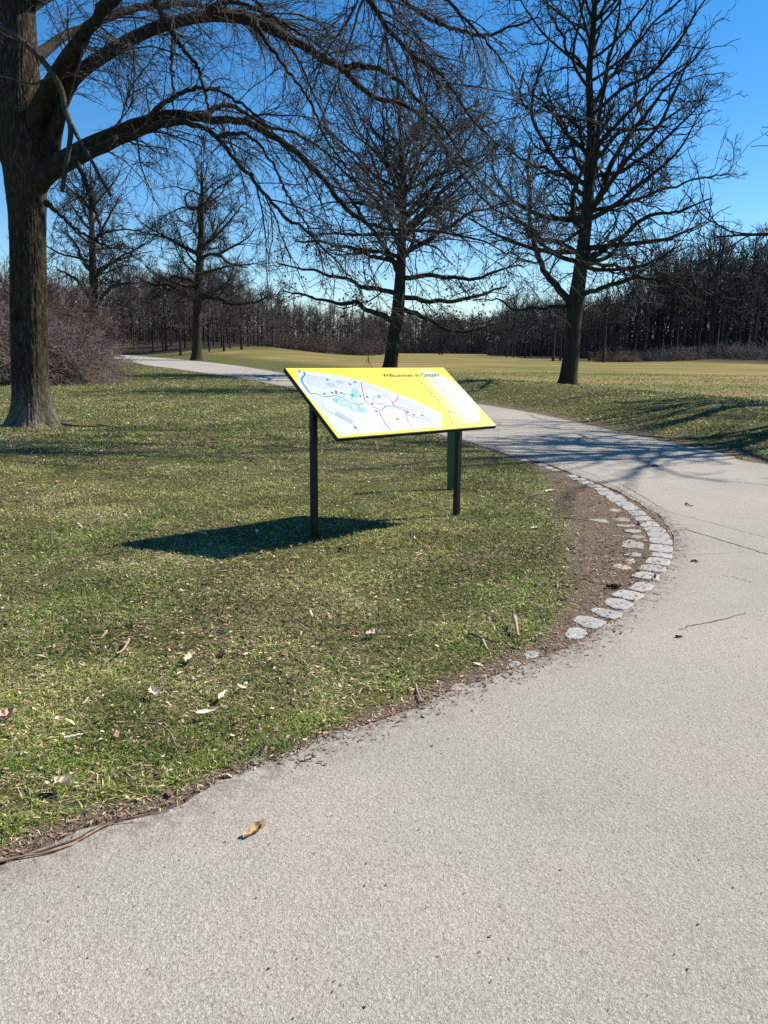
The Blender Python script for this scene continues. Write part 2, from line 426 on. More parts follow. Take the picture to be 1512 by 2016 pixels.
# cracks: dark filled gaps in the asphalt, thin ribbons with ragged width
rng = np.random.default_rng(5)
M_CRACK = flat_mat('crack_filling', (0.10, 0.085, 0.07), 0.95, 0.1, vary=0.5, vscale=60)
def ribbon(pts, wid, z, jit=0.006, n=None, seed=0):
    r = np.random.default_rng(seed); P = spline(pts, n or max(24, int(np.linalg.norm(np.diff(np.asarray(pts), axis=0), axis=1).sum() * 45)))
    t = unit(np.gradient(P, axis=0)); nn = np.stack([-t[:, 1], t[:, 0]], 1); N = len(P)
    P = P + nn * np.convolve(r.normal(size=N) * jit * 2, [.25, .5, .25], 'same')[:, None]
    wd = wid * (0.35 + r.random(N)) ; wd[0] = wd[-1] = 0.0005
    V = np.vstack([P + nn * wd[:, None] / 2, P - nn * wd[:, None] / 2]); i = np.arange(N - 1)
    return np.column_stack([V, np.full(2 * N, z)]), np.stack([i, i + 1, N + i + 1, N + i], 1)[:, ::-1]
cracks = [([(1322, 1046), (1352, 1044), (1385, 1054), (1425, 1066), (1470, 1080), (1512, 1094), (1600, 1120)], 0.022),
          ([(1262, 1002), (1290, 1002), (1312, 1007), (1345, 1016), (1400, 1030), (1450, 1044), (1512, 1060), (1620, 1090)], 0.007),
          ([(1334, 1241), (1360, 1234), (1395, 1227), (1430, 1219), (1470, 1208)], 0.014),
          ([(1420, 1132), (1445, 1138), (1480, 1148)], 0.006),
          ([(1340, 1092), (1390, 1093), (1430, 1090), (1475, 1086)], 0.004),
          ([(985, 886), (1025, 893), (1060, 905), (1100, 912), (1135, 925), (1170, 936), (1215, 950), (1250, 970), (1300, 1000)], 0.008),
          ([(1020, 882), (1035, 888), (1030, 895)], 0.006),
          ([(1160, 933), (1195, 950), (1240, 975), (1262, 985)], 0.007),
          ([(1225, 955), (1260, 975), (1285, 990), (1305, 1003)], 0.006),
          ([(1100, 905), (1130, 915), (1150, 930)], 0.005)]
CV, CF, k = [], [], 0
for i, (pl, wd) in enumerate(cracks):
    v, f = ribbon([gp(*p)[:2] for p in pl], wd * .7, 0.0055, seed=i); CV.append(v); CF.append(f + k); k += len(v)
mesh_np('crack', np.vstack(CV), np.vstack(CF), M_CRACK, path)

# ------------------------------------------------------------------ tube / branch machinery
def tubes(P, Rd, sides, rng=None):
    """P (N,K,3) polylines, Rd (N,K) radii -> verts, quads"""
    N, K, _ = P.shape
    T = unit(np.gradient(P, axis=1)); mean = unit(P[:, -1] - P[:, 0])
    ref = np.where(np.abs(mean[:, 2:3]) < 0.8, np.array([[0, 0, 1.0]]), np.array([[1.0, 0.2, 0]]))
    Uv = unit(np.cross(T, ref[:, None, :])); Vv = np.cross(T, Uv)
    a = np.linspace(0, 2 * np.pi, sides, endpoint=False)
    ring = (np.cos(a)[None, None, :, None] * Uv[:, :, None, :] + np.sin(a)[None, None, :, None] * Vv[:, :, None, :]) * Rd[:, :, None, None]
    V = (P[:, :, None, :] + ring).reshape(-1, 3)
    n, k, s = np.meshgrid(np.arange(N), np.arange(K - 1), np.arange(sides), indexing='ij')
    b0 = (n * K + k) * sides
    F = np.stack([b0 + s, b0 + (s + 1) % sides, b0 + sides + (s + 1) % sides, b0 + sides + s], -1).reshape(-1, 4)
    return V, F
class Bag:
    def __init__(s): s.V = []; s.F = []; s.n = 0
    def add(s, V, F): s.V.append(V); s.F.append(F + s.n); s.n += len(V)
    def tubes(s, P, Rd, sides): s.add(*tubes(P, Rd, sides))
    def out(s): return np.vstack(s.V), [np.vstack([f for f in s.F if f.shape[1] == k]) for k in sorted({f.shape[1] for f in s.F})]
def grow(P0, D0, L, r0, r1, K, rng, wob=0.25, grav=0.0, curl=0.25):
    N = len(P0); st = (L / (K - 1))[:, None]
    P = np.zeros((N, K, 3)); P[:, 0] = P0; D = unit(D0)
    bend = rng.normal(size=(N, 3)) * curl
    for k in range(1, K):
        D = unit(D + rng.normal(size=(N, 3)) * wob / np.sqrt(K) + bend / K + np.array([0, 0, 1.0]) * (np.asarray(grav).reshape(-1, 1) if np.ndim(grav) else grav) / K)
        P[:, k] = P[:, k - 1] + D * st
    t = np.linspace(0, 1, K)[None, :]
    Rd = r0[:, None] * (1 - t) ** 0.8 + r1[:, None] * (1 - (1 - t) ** 0.8)
    return P, Rd
def children(P, Rd, dens, t0, rng, ang=(50, 15), lmul=(0.35, 0.6), lmin=0.1, rr=0.62, rmin=0.004, taper=0.6, rc=(0.008, 0.011), up=0.0, flat=0.0, power=1.0):
    """side shoots of every polyline: number ~ dens * length"""
    N, K, _ = P.shape
    seg = np.linalg.norm(np.diff(P, axis=1), axis=2).sum(1)
    cnt = rng.poisson(dens * seg * (1 - t0)) ; idx = np.repeat(np.arange(N), cnt)
    M = len(idx)
    t = t0 + (1 - t0) * rng.random(M) ** power
    x = t * (K - 1); k = np.minimum(x.astype(int), K - 2); f = (x - k)[:, None]
    P0 = P[idx, k] * (1 - f) + P[idx, k + 1] * f
    tg = unit(P[idx, k + 1] - P[idx, k]); r = Rd[idx, k] * (1 - f[:, 0]) + Rd[idx, k + 1] * f[:, 0]
    q = unit(np.cross(tg, unit(rng.normal(size=(M, 3)) * np.array([1, 1, 1 - flat * 0.0]))))
    if flat:
        hor = unit(np.cross(tg, np.array([0, 0, 1.0])) * np.sign(rng.normal(size=(M, 1))) + 1e-6)
        q = unit(q * (1 - flat) + hor * flat)
    a = np.radians(rng.normal(ang[0], ang[1], M))[:, None]
    D = tg * np.cos(a) + q * np.sin(a) + np.array([0, 0, up])
    L = np.maximum(seg[idx] * rng.uniform(lmul[0], lmul[1], M) * (1 - taper * t), lmin)
    r0 = np.maximum(np.minimum(r * rr, rc[0] + L * rc[1]), rmin)
    return P0, D, L, r0
def px_line(pts, Y, k=14, dy=0.0, curve=0.0):
    """limb traced in the photograph: (u, v, radius_px) at depth Y drifting by dy"""
    n = len(pts); out = []
    for i, p in enumerate(pts):
        t = i / (n - 1); yy = Y + dy * t + curve * math.sin(math.pi * t)
        q = at(p[0], p[1], yy)
        dist = np.linalg.norm(q - np.array([0, 0, HC])) if False else yy
        out.append([*q, p[2] * dist / F_PX])
    out = spline(out, k)
    return out[:, :3], out[:, 3]
def stack(lines):
    return np.stack([l[0] for l in lines]), np.stack([np.maximum(l[1], 0.004) for l in lines])

def trunk_mesh(P, Rd, sides, flare=0.6, lobes=5, seed=0, ridge=0.0, zb=None, fl_h=0.35):
    """trunk with root flare and ridged outline"""
    K = len(P); a = 2.0 + np.linspace(0, 2 * np.pi, sides, endpoint=False); r = np.random.default_rng(seed)
    ph = r.random(4) * 6.28
    V = np.zeros((K, sides, 3)); z0 = P[0, 2]
    for i in range(K):
        h = P[i, 2] - z0
        fl = 1 + flare * np.exp(-max(h, 0) / fl_h) * (1 + 0.38 * np.cos(lobes * a + ph[0]) + 0.2 * np.cos((lobes + 3) * a + ph[1]))
        irr = 1 + 0.03 * np.cos(2 * a + ph[2] + h * 0.3) + 0.02 * np.cos(3 * a + ph[3] - h * 0.7)
        if ridge:
            nz = vnoise((a - 2.0) / 6.2832 * 256, np.full(sides, h * 1.6), 0.34, 7) + 0.5 * vnoise((a - 2.0) / 6.2832 * 256, np.full(sides, h * 5), 0.8, 9)
            nz2 = vnoise((a - 2.0) / 6.2832 * 256, np.full(sides, h * 7), 0.62, 17) + .6 * vnoise((a - 2.0) / 6.2832 * 256, np.full(sides, h * 22), 1.0, 19) * (sides > 100)
            irr = irr + ridge * (.5 * (nz - 0.75) + .55 * (nz2 - .8) * (sides > 100)) / Rd[i]
        rr = Rd[i] * fl * irr
        V[i, :, 0] = P[i, 0] + np.cos(a) * rr; V[i, :, 1] = P[i, 1] + np.sin(a) * rr; V[i, :, 2] = P[i, 2]
    k, s = np.meshgrid(np.arange(K - 1), np.arange(sides), indexing='ij')
    F = np.stack([k * sides + s, k * sides + (s + 1) % sides, (k + 1) * sides + (s + 1) % sides, (k + 1) * sides + s], -1).reshape(-1, 4)
    return V.reshape(-1, 3), F

# ------------------------------------------------------------------ the near tree at the left
rng = np.random.default_rng(11)
b0 = gp(68, 838); Y0 = float(b0[1])
tr = thing('broadleaf_tree', 'big bare tree at the left edge with ridged trunk and long arching limbs', 'tree', (b0[0], b0[1], 0))
tp, trd = px_line([(68, 846, 41), (64, 800, 38), (60, 740, 37.5), (58, 660, 37.5), (57, 560, 37), (55, 460, 36.5), (52, 380, 40), (48, 310, 46), (42, 240, 46), (38, 170, 41), (36, 90, 37), (34, 0, 33), (30, -200, 27), (36, -420, 20), (30, -650, 11), (40, -800, 4)], Y0, 900); trd = trd * .85
tV, tF = trunk_mesh(tp, trd, 160, 0.62, 5, 3, ridge=0.030, fl_h=0.27)
part('trunk', tV, tF, M_HERO, tr, smooth=True)
limbs = [
 px_line([(70, 345, 20), (100, 328, 18), (160, 290, 15), (220, 262, 13), (300, 234, 13), (350, 226, 12), (420, 234, 10), (480, 241, 8.5), (540, 268, 8), (600, 315, 7.3), (650, 370, 6.5), (692, 420, 6), (740, 446, 4.6), (800, 452, 3.6), (880, 458, 3), (960, 480, 2), (1020, 515, 1)], Y0, 60, -2.0),
 px_line([(72, 362, 18), (105, 340, 15), (165, 309, 13), (230, 280, 11.5), (290, 256, 10), (345, 240, 8.5), (395, 250, 6.5), (430, 275, 6), (460, 310, 5.3), (495, 350, 4.6), (520, 380, 4.2), (560, 425, 3.8), (600, 455, 3.3), (650, 500, 2.4), (700, 560, 1.2)], Y0, 60, -3.4),
 px_line([(70, 270, 22), (110, 215, 20), (145, 155, 17), (200, 112, 15.5), (280, 66, 14.5), (350, 42, 13.5), (420, 32, 12.5), (500, 42, 12), (560, 70, 11), (620, 105, 9.5), (680, 142, 8), (738, 190, 6), (790, 204, 5.4), (850, 250, 4.6), (900, 330, 3.6), (960, 400, 2.6), (1020, 440, 1.2)], Y0, 60, 1.5),
 px_line([(670, 136, 6), (720, 130, 5.6), (775, 152, 5.2), (830, 205, 4.4), (880, 260, 3.6), (915, 320, 2.8), (960, 370, 2), (1010, 410, 1.2)], Y0 + 1.0, 60, -1.5),
 px_line([(60, 260, 22), (92, 180, 18), (130, 115, 16), (172, 60, 14), (235, -10, 12.5), (310, -80, 10), (400, -140, 7), (500, -150, 4), (600, -110, 2)], Y0, 60, -4),
 px_line([(95, 300, 17), (118, 225, 14), (135, 160, 13), (160, 90, 12), (200, 15, 10.5), (230, -60, 8), (280, -150, 5), (310, -260, 2)], Y0, 60, -1.5),
 px_line([(60, -10, 20), (200, -170, 17), (380, -230, 14), (540, -200, 11), (650, -110, 9), (720, -10, 7), (765, 58, 6), (800, 100, 5), (870, 150, 4), (910, 205, 3), (960, 270, 2), (1010, 300, 1.2)], Y0, 60, -2.5),
 px_line([(600, -160, 9), (700, -90, 7), (770, -20, 6), (800, 5, 5.4), (842, 36, 5), (900, 58, 4.4), (952, 68, 4), (1000, 55, 3), (1045, 40, 2), (1065, 20, 1)], Y0 - 1, 60, -1.0),
 px_line([(400, 232, 6), (425, 212, 5), (455, 208, 4.8), (490, 228, 4.2), (530, 252, 3.8), (580, 262, 3.2), (640, 300, 2.6), (720, 360, 2), (790, 440, 1.1)], Y0 - 1.2, 60, 1),
 px_line([(290, 236, 6), (320, 205, 5.2), (360, 182, 4.6), (400, 174, 4.2), (440, 185, 3.8), (490, 215, 3.2), (540, 262, 2.6), (590, 330, 2.0), (650, 430, 1)], Y0 - .6, 60, -2),
 px_line([(300, -60, 6), (310, 15, 5.2), (345, 75, 5), (370, 108, 4.8), (392, 138, 4.4), (405, 190, 3.6), (412, 225, 2.4)], Y0 - 1.5, 60, 0.4),
 px_line([(400, 35, 6), (420, 14, 5), (440, 4, 4.6), (480, 10, 4), (540, 35, 3), (600, 75, 2.2), (640, 130, 1.4)], Y0 + .5, 60, -1.2),
 px_line([(425, 270, 4), (470, 262, 3.6), (500, 275, 3.2), (540, 330, 2.8), (575, 400, 2.4), (610, 450, 2), (640, 520, 1)], Y0 - 1.5, 60, -1.5),
 px_line([(90, 400, 5), (110, 415, 4.4), (150, 450, 3.6), (200, 480, 2.6), (260, 500, 1.4)], Y0 - .4, 60, -1.5),
 px_line([(150, 320, 4.4), (165, 350, 4), (180, 400, 3.6), (195, 440, 3), (200, 480, 2)], Y0 - 1, 60, -.6),
 px_line([(340, 120, 3), (340, 70, 3), (339, 120, 2.8), (341, 190, 2.2), (338, 230, 1.4)], Y0 - .3, 60, -.6),
 px_line([(500, 42, 5), (530, 90, 4), (575, 150, 3.4), (610, 200, 3), (640, 270, 2.4), (700, 350, 1.8), (770, 420, 1)], Y0, 60, -2.5),
 px_line([(40, 60, 14), (-30, -20, 12), (-120, -60, 9), (-220, -60, 5), (-300, 20, 2)], Y0, 60, 2),
 px_line([(20, 320, 12), (-30, 260, 10), (-110, 220, 8), (-200, 240, 5), (-280, 330, 2)], Y0, 60, -1.5),
 px_line([(20, -100, 16), (70, -220, 13), (60, -380, 9), (120, -520, 5), (140, -640, 2)], Y0, 60, 4.5),
 px_line([(20, -60, 16), (-60, -220, 13), (-160, -360, 9), (-200, -480, 4)], Y0, 60, -2),
 px_line([(40, 20, 14), (120, -20, 12), (200, -40, 9), (330, -60, 6), (430, 0, 3), (520, 90, 1.5)], Y0, 60, 5),
 px_line([(60, 120, 12), (150, 60, 10), (300, 10, 8), (450, 20, 5), (600, 70, 3), (700, 160, 1.3)], Y0, 60, 6.5),
 px_line([(450, -215, 9), (640, -150, 7), (800, -70, 5), (900, 20, 3.6), (980, 110, 2.4), (1030, 190, 1.2)], Y0, 60, -4),
 px_line([(250, -100, 8), (400, -60, 6), (500, 0, 4.4), (570, 90, 3.2), (620, 190, 2.2), (660, 290, 1.2)], Y0, 60, 3),
]
LP, LR = stack(limbs); LR = LR * .73
_arc = np.concatenate([np.zeros((len(LP), 1)), np.cumsum(np.linalg.norm(np.diff(LP, axis=1), axis=2), 1)], 1)
LR = LR * (1 + .75 * np.exp(-_arc / .38))
wob = np.random.default_rng(3).normal(size=LP.shape) * 0.012
LP = LP + wob * (LR[:, :, None] < 0.09)
bagL = Bag(); bagL.tubes(LP, LR, 12)
dead = [px_line([(-40, 20, 7), (0, 50, 6), (60, 95, 5.5), (100, 140, 5.2), (122, 180, 5), (128, 215, 5.2), (139, 250, 5), (136, 290, 4.6), (130, 325, 4.4), (122, 378, 4.2)], Y0 - 1.1, 40),
        px_line([(141, 245, 4), (152, 268, 3.4), (170, 298, 3.2), (190, 335, 3), (218, 386, 2.8)], Y0 - 1.1, 40),
        px_line([(100, 150, 3), (70, 165, 2), (40, 160, 1.4), (0, 150, 1)], Y0 - 1.1, 40)]
DP, DR = stack(dead)
bagD = Bag(); bagD.tubes(DP, DR, 8)
part('limbs', *bagL.out(), M_LIMB, tr, smooth=True)
o_ = part('dead_branch', *bagD.out(), M_TWIG, tr, smooth=True); o_['label'] = 'broken dead branch hanging against the trunk'
bagT = Bag()
P0, D, L, r0 = children(LP, LR, 5.0, 0.13, rng, (36, 17), (0.10, 0.36), 0.5, 0.5, 0.006, 0.45, rc=(.004, .0058), up=0.03, power=0.8)
L = np.minimum(L, 4.2)
P2, R2 = grow(P0, D, L, r0, np.full(len(L), .0035), 12, rng, 0.35, -0.75, 0.45)
bagT.tubes(P2, R2, 4)
P0, D, L, r0 = children(P2, R2, 5.6, 0.06, rng, (38, 18), (0.22, 0.6), 0.25, 0.6, 0.0042, 0.5, rc=(.003, .006))
P3, R3 = grow(P0, D, L, r0, np.full(len(L), .0028), 7, rng, 0.4, -0.45, 0.6)
bagT.tubes(P3, R3, 3)
P0, D, L, r0 = children(P3, R3, 9.0, 0.05, rng, (46, 18), (0.25, 0.62), 0.12, 0.7, 0.0034, 0.5, rc=(.003, .004))
P4, R4 = grow(P0, D, L, r0, np.full(len(L), .0022), 4, rng, 0.35, -0.1, 0.5)
bagT.tubes(P4, R4, 3)
print('hero twigs', len(P2), len(P3), len(P4))
part('crown', *bagT.out(), M_TWIG, tr)

# ------------------------------------------------------------------ a generic traced tree
def traced_tree(name, label, trunk, limbs, Y, seed, crown_extra, lv, mats, sides=(28, 8), flare=0.45, cat='tree', group=None, leaves=None, ridge=0.015):
    rng = np.random.default_rng(seed)
    tp, tr_ = px_line(trunk, Y, 120)
    g = hz(tp[0, 0], tp[0, 1]); tp[:3, 2] = np.minimum(tp[:3, 2], g - 0.05 + np.arange(3) * .02)
    t = thing(name, label, cat, (tp[0, 0], tp[0, 1], g), group)
    part('trunk', *trunk_mesh(tp, tr_, sides[0], flare, 5, seed, ridge, fl_h=0.4), mats[0], t, smooth=True)
    bag = Bag()
    ls = [px_line(l[0], Y, 24, l[1], l[2] if len(l) > 2 else 0) for l in limbs]
    LP, LR = stack(ls)
    wn_ = rng.normal(size=LP.shape); wn_ = (wn_ + np.roll(wn_, 1, 1) + np.roll(wn_, -1, 1)) / 1.7
    LP = LP + wn_ * 0.055 * (np.arange(24)[None, :, None] > 1); LR = LR * .82
    if crown_extra:
        n, tmin, tmax, Lm, elev, grav = crown_extra
        ts = np.sort(rng.uniform(tmin, tmax, n)); k = (ts * (len(tp) - 1)).astype(int)
        az = np.arange(n) * 2.4 + rng.normal(size=n) * 0.3
        el = np.radians(rng.normal(elev[0], elev[1], n) + (ts - tmin) / (tmax - tmin) * elev[2])
        D = np.stack([np.cos(az) * np.cos(el), np.sin(az) * np.cos(el), np.sin(el)], 1)
        sh = (ts - tmin) / (tmax - tmin)
        Ls = Lm * (0.45 + 0.75 * np.sin(np.pi * np.clip(sh * 0.8 + 0.22, 0, 1))) * rng.uniform(.75, 1.1, n)
        P1, R1 = grow(tp[k], D, Ls, np.minimum(tr_[k] * 0.5, 0.02 + Ls * 0.016), np.full(n, .008), 24, rng, 0.45, grav, 0.5)
        LP = np.vstack([LP, P1]); LR = np.vstack([LR, R1])
    bag.tubes(LP, LR, sides[1])
    P, Rr = LP, LR
    tips = None
    crown = Bag()
    for (dens, t0, an, lm, lmin, rr, rmin, wb, gv, K, fl) in lv:
        P0, D, L, r0 = children(P, Rr, dens, t0, rng, an, lm, lmin, rr, rmin, 0.5, flat=fl)
        P, Rr = grow(P0, D, L, r0, np.maximum(r0 * 0.45, rmin * 0.8), K, rng, wb, gv, 0.6)
        crown.tubes(P, Rr, 3 if rmin < 0.012 else 4)
    print(name, 'twigs', len(P))
    part('limbs', *bag.out(), mats[0], t, smooth=True)
    part('crown', *crown.out(), mats[1], t)
    if leaves:
        n, zmax, cols = leaves
        pick = rng.integers(0, len(P), n * 3); c = P[pick, -1]; wgt = np.exp(-np.maximum(c[:, 2] - g - 2.5, 0) / zmax)
        c = c[rng.random(len(c)) < wgt][:n]
        part('dry_leaves', *leaf_quads(c, rng, 0.05, 0.10), M_LITTER, t, col=leaf_cols(len(c), cols, rng))
    return t
def leaf_quads(c, rng, s0, s1):
    n = len(c); a = unit(rng.normal(size=(n, 3))); b_ = unit(np.cross(a, rng.normal(size=(n, 3)))); s = rng.uniform(s0, s1, n)[:, None]
    nn = np.cross(a, b_)
    V = np.stack([c - a * s, c + b_ * s * .5 + nn * s * .25, c + a * s, c - b_ * s * .5 + nn * s * .2], 1).reshape(-1, 3)
    return V, np.arange(4 * n).reshape(-1, 4)
def leaf_cols(n, cols, rng):
    cc = np.array(cols)[rng.integers(0, len(cols), n)] * rng.uniform(.7, 1.3, (n, 1))
    return np.repeat(cc, 4, 0)

RT = float(gp(1118, 764)[1])
traced_tree('chestnut_tree', 'tall bare tree in the meadow right of the sign, dark trunk, twigs curling upward',
 [(1116, 768, 17), (1120, 735, 16), (1125, 690, 15.5), (1129, 640, 14.5), (1134, 595, 15), (1141, 545, 13), (1149, 480, 11.5), (1156, 410, 10.5), (1160, 340, 9), (1164, 250, 7.5), (1160, 150, 6), (1168, 60, 5), (1174, -60, 3.5), (1178, -180, 1.5)],
 [([(1128, 600, 9), (1100, 572, 8), (1072, 535, 7), (1050, 485, 6), (1043, 420, 4.5), (1040, 350, 3.5), (1046, 290, 2)], 1.5),
  ([(1143, 535, 7), (1185, 495, 6), (1235, 458, 5), (1278, 428, 4.4), (1330, 412, 3), (1395, 392, 1.5)], -1),
  ([(1152, 440, 8), (1180, 380, 7), (1198, 335, 6.4), (1235, 275, 5), (1290, 200, 3.6), (1345, 135, 2.4), (1400, 82, 1)], 1),
  ([(1158, 400, 7), (1174, 340, 6), (1181, 250, 5), (1192, 150, 4), (1212, 60, 3), (1232, -40, 1.5)], -1.5),
  ([(1146, 500, 6), (1105, 482, 5), (1062, 468, 4), (1022, 440, 3), (985, 430, 1.2)], -2),
  ([(1136, 585, 6), (1200, 562, 5), (1262, 545, 4), (1320, 562, 2.6), (1390, 590, 1)], -2),
  ([(1157, 390, 6), (1120, 355, 5), (1088, 340, 4), (1040, 320, 3), (1000, 290, 1.3)], 2),
  ([(1158, 310, 5), (1128, 245, 4.4), (1090, 222, 3.4), (1045, 180, 2), (1030, 140, 1)], 1),
  ([(1160, 150, 4), (1118, 92, 3), (1090, 40, 2.2), (1070, -20, 1)], -1),
  ([(1166, 210, 4.6), (1225, 125, 3.6), (1268, 60, 2.6), (1290, -20, 1.2)], 1),
  ([(1130, 606, 5), (1082, 602, 4), (1032, 612, 3), (980, 592, 2), (930, 592, 1)], -1),
  ([(1145, 520, 5), (1200, 520, 4), (1250, 530, 3), (1310, 500, 2), (1350, 480, 1)], 3),
  ([(1160, 330, 5), (1220, 260, 4), (1290, 250, 3), (1350, 210, 2), (1395, 190, 1)], 2),
  ([(1150, 420, 5), (1240, 400, 4), (1310, 370, 3), (1380, 350, 2), (1440, 340, 1)], 2)],
 RT, 21, (44, 0.33, 0.95, 5.8, (-2, 16, 42), 1.1),
 [(2.7, 0.12, (48, 14), (0.25, 0.52), 0.7, 0.5, 0.012, 0.8, 0.45, 9, 0), (2.8, 0.1, (48, 14), (0.3, 0.62), 0.35, 0.7, 0.010, 0.55, 0.5, 6, 0), (4.2, 0.1, (45, 15), (0.35, 0.65), 0.24, 0.8, 0.0085, 0.6, 0.8, 5, 0)],
 (M_BARK, M_DTWIG))

MT = 46.0
traced_tree('oak_tree', 'wide bare tree behind the sign with brown leaves still on its low branches',
 [(766, 742, 14), (769, 715, 13), (775, 670, 12), (782, 620, 12), (787, 565, 10.5), (790, 500, 8.5), (793, 430, 7), (794, 370, 5.6), (790, 300, 4), (786, 230, 2.6), (782, 155, 1)],
 [([(775, 633, 7), (742, 618, 6), (716, 607, 5.2), (704, 592, 5), (680, 600, 4.2), (640, 592, 3.4), (600, 583, 2.6), (555, 572, 1.3)], -1.5),
  ([(785, 605, 6), (840, 628, 5), (880, 648, 4), (925, 652, 3), (975, 640, 1.3)], -1),
  ([(787, 578, 6), (725, 567, 5), (680, 552, 4), (620, 534, 3), (545, 515, 1.3)], 1),
  ([(788, 585, 6), (860, 592, 5), (930, 585, 4), (1000, 560, 1.4)], 1),
  ([(788, 548, 6), (855, 542, 5), (930, 548, 4), (1025, 520, 1.4)], -1),
  ([(786, 540, 7), (757, 490, 5.6), (725, 440, 4.4), (690, 390, 3.2), (655, 350, 1.5)], 1),
  ([(791, 470, 7), (850, 405, 5.4), (900, 352, 4), (950, 315, 2), (985, 280, 1)], -1),
  ([(790, 505, 6), (868, 455, 5), (930, 420, 3.6), (1000, 398, 1.5)], 2),
  ([(794, 385, 5), (822, 325, 4), (832, 260, 3), (842, 190, 1.2)], 1),
  ([(793, 410, 5), (766, 335, 4), (758, 270, 3), (748, 200, 1.2)], -1),
  ([(790, 480, 6), (742, 400, 4.6), (690, 350, 3.4), (640, 300, 1.4)], -2),
  ([(789, 520, 5), (720, 500, 4), (650, 480, 3), (580, 470, 1.3)], -3),
  ([(793, 430, 5), (870, 350, 4), (920, 280, 3), (950, 220, 1.2)], 2),
  ([(790, 330, 3.6), (740, 260, 2.8), (700, 210, 1.1)], 1.5),
  ([(790, 340, 3.6), (850, 270, 2.8), (890, 210, 1.1)], -1.5)],
 MT, 33, (38, 0.42, 0.95, 6.8, (2, 8, 55), 0.15),
 [(2.5, 0.1, (48, 15), (0.25, 0.5), 0.7, 0.6, 0.015, 0.5, 0.15, 8, 0.45), (2.6, 0.1, (48, 15), (0.3, 0.6), 0.4, 0.7, 0.011, 0.5, 0.1, 5, 0.3), (3.6, 0.1, (45, 15), (0.35, 0.65), 0.3, 0.8, 0.0095, 0.5, 0.1, 4, 0)],
 (M_BARK, M_DTWIG), leaves=(16000, 2.6, [(0.12, 0.06, 0.032), (0.16, 0.085, 0.045), (0.09, 0.045, 0.025)]))

LT = float(gp(387, 709)[1])
tree_lv_far = [(1.9, 0.08, (50, 15), (0.3, 0.55), 0.9, 0.6, 0.026, 0.6, 0.2, 7, 0.2), (2.3, 0.1, (48, 15), (0.35, 0.65), 0.5, 0.7, 0.018, 0.6, 0.2, 5, 0), (3.4, 0.1, (45, 15), (0.4, 0.7), 0.45, 0.8, 0.014, 0.5, 0.2, 4, 0)]
traced_tree('oak_tree', 'bare tree beside the far bend of the path, thick straight trunk and level boughs',
 [(386, 711, 10.5), (387, 690, 9.5), (388, 640, 8.6), (390, 590, 8), (392, 540, 7.4), (394, 500, 6.6), (396, 450, 4.8), (398, 400, 4), (397, 350, 2.4), (396, 320, 1)],
 [([(389, 598, 5), (360, 575, 4.2), (330, 562, 3.4), (300, 560, 2.4), (270, 545, 1.2)], 3),
  ([(391, 578, 5), (425, 588, 4.4), (460, 597, 3.6), (500, 596, 2.6), (540, 580, 1.2)], -4),
  ([(392, 560, 4), (350, 545, 3.4), (320, 550, 2.4), (285, 525, 1)], -4),
  ([(394, 505, 4.4), (365, 488, 3.6), (335, 470, 3), (300, 462, 1.2)], 2),
  ([(394, 508, 4), (425, 500, 3.4), (455, 520, 2.6), (490, 525, 1)], 5),
  ([(395, 490, 4), (425, 465, 3), (455, 430, 2), (480, 400, 1)], -2),
  ([(397, 405, 3), (380, 412, 3), (368, 402, 2.6), (366, 388, 2.2), (380, 372, 1)], 0),
  ([(397, 410, 3), (430, 385, 2), (450, 355, 1)], 2)],
 LT, 44, (26, 0.32, 0.95, 8.5, (5, 10, 45), 0.3), tree_lv_far, (M_BARK, M_DTWIG), sides=(16, 6), flare=0.3)
traced_tree('oak_tree', 'bare tree rising behind the bramble thicket beside the big trunk',
 [(188, 705, 9), (186, 640, 8.5), (185, 590, 8), (183, 530, 7), (181, 480, 5.6), (180, 420, 4), (178, 360, 2), (178, 325, 1)],
 [([(185, 600, 5), (160, 565, 4), (135, 540, 3), (105, 525, 1.2)], 3),
  ([(186, 615, 5), (205, 580, 4.4), (235, 560, 3.4), (275, 555, 1.2)], -3),
  ([(184, 550, 4.6), (215, 520, 3.6), (250, 500, 2.6), (285, 480, 1.2)], 2),
  ([(183, 540, 4.6), (160, 505, 3.6), (140, 470, 2.4), (115, 450, 1.2)], -2),
  ([(182, 490, 4), (200, 450, 3), (225, 410, 2), (240, 380, 1)], 0)],
 92.0, 55, (24, 0.4, 0.95, 8.0, (15, 10, 40), 0.4), tree_lv_far, (M_BARK, M_DTWIG), sides=(16, 6), flare=0.3)

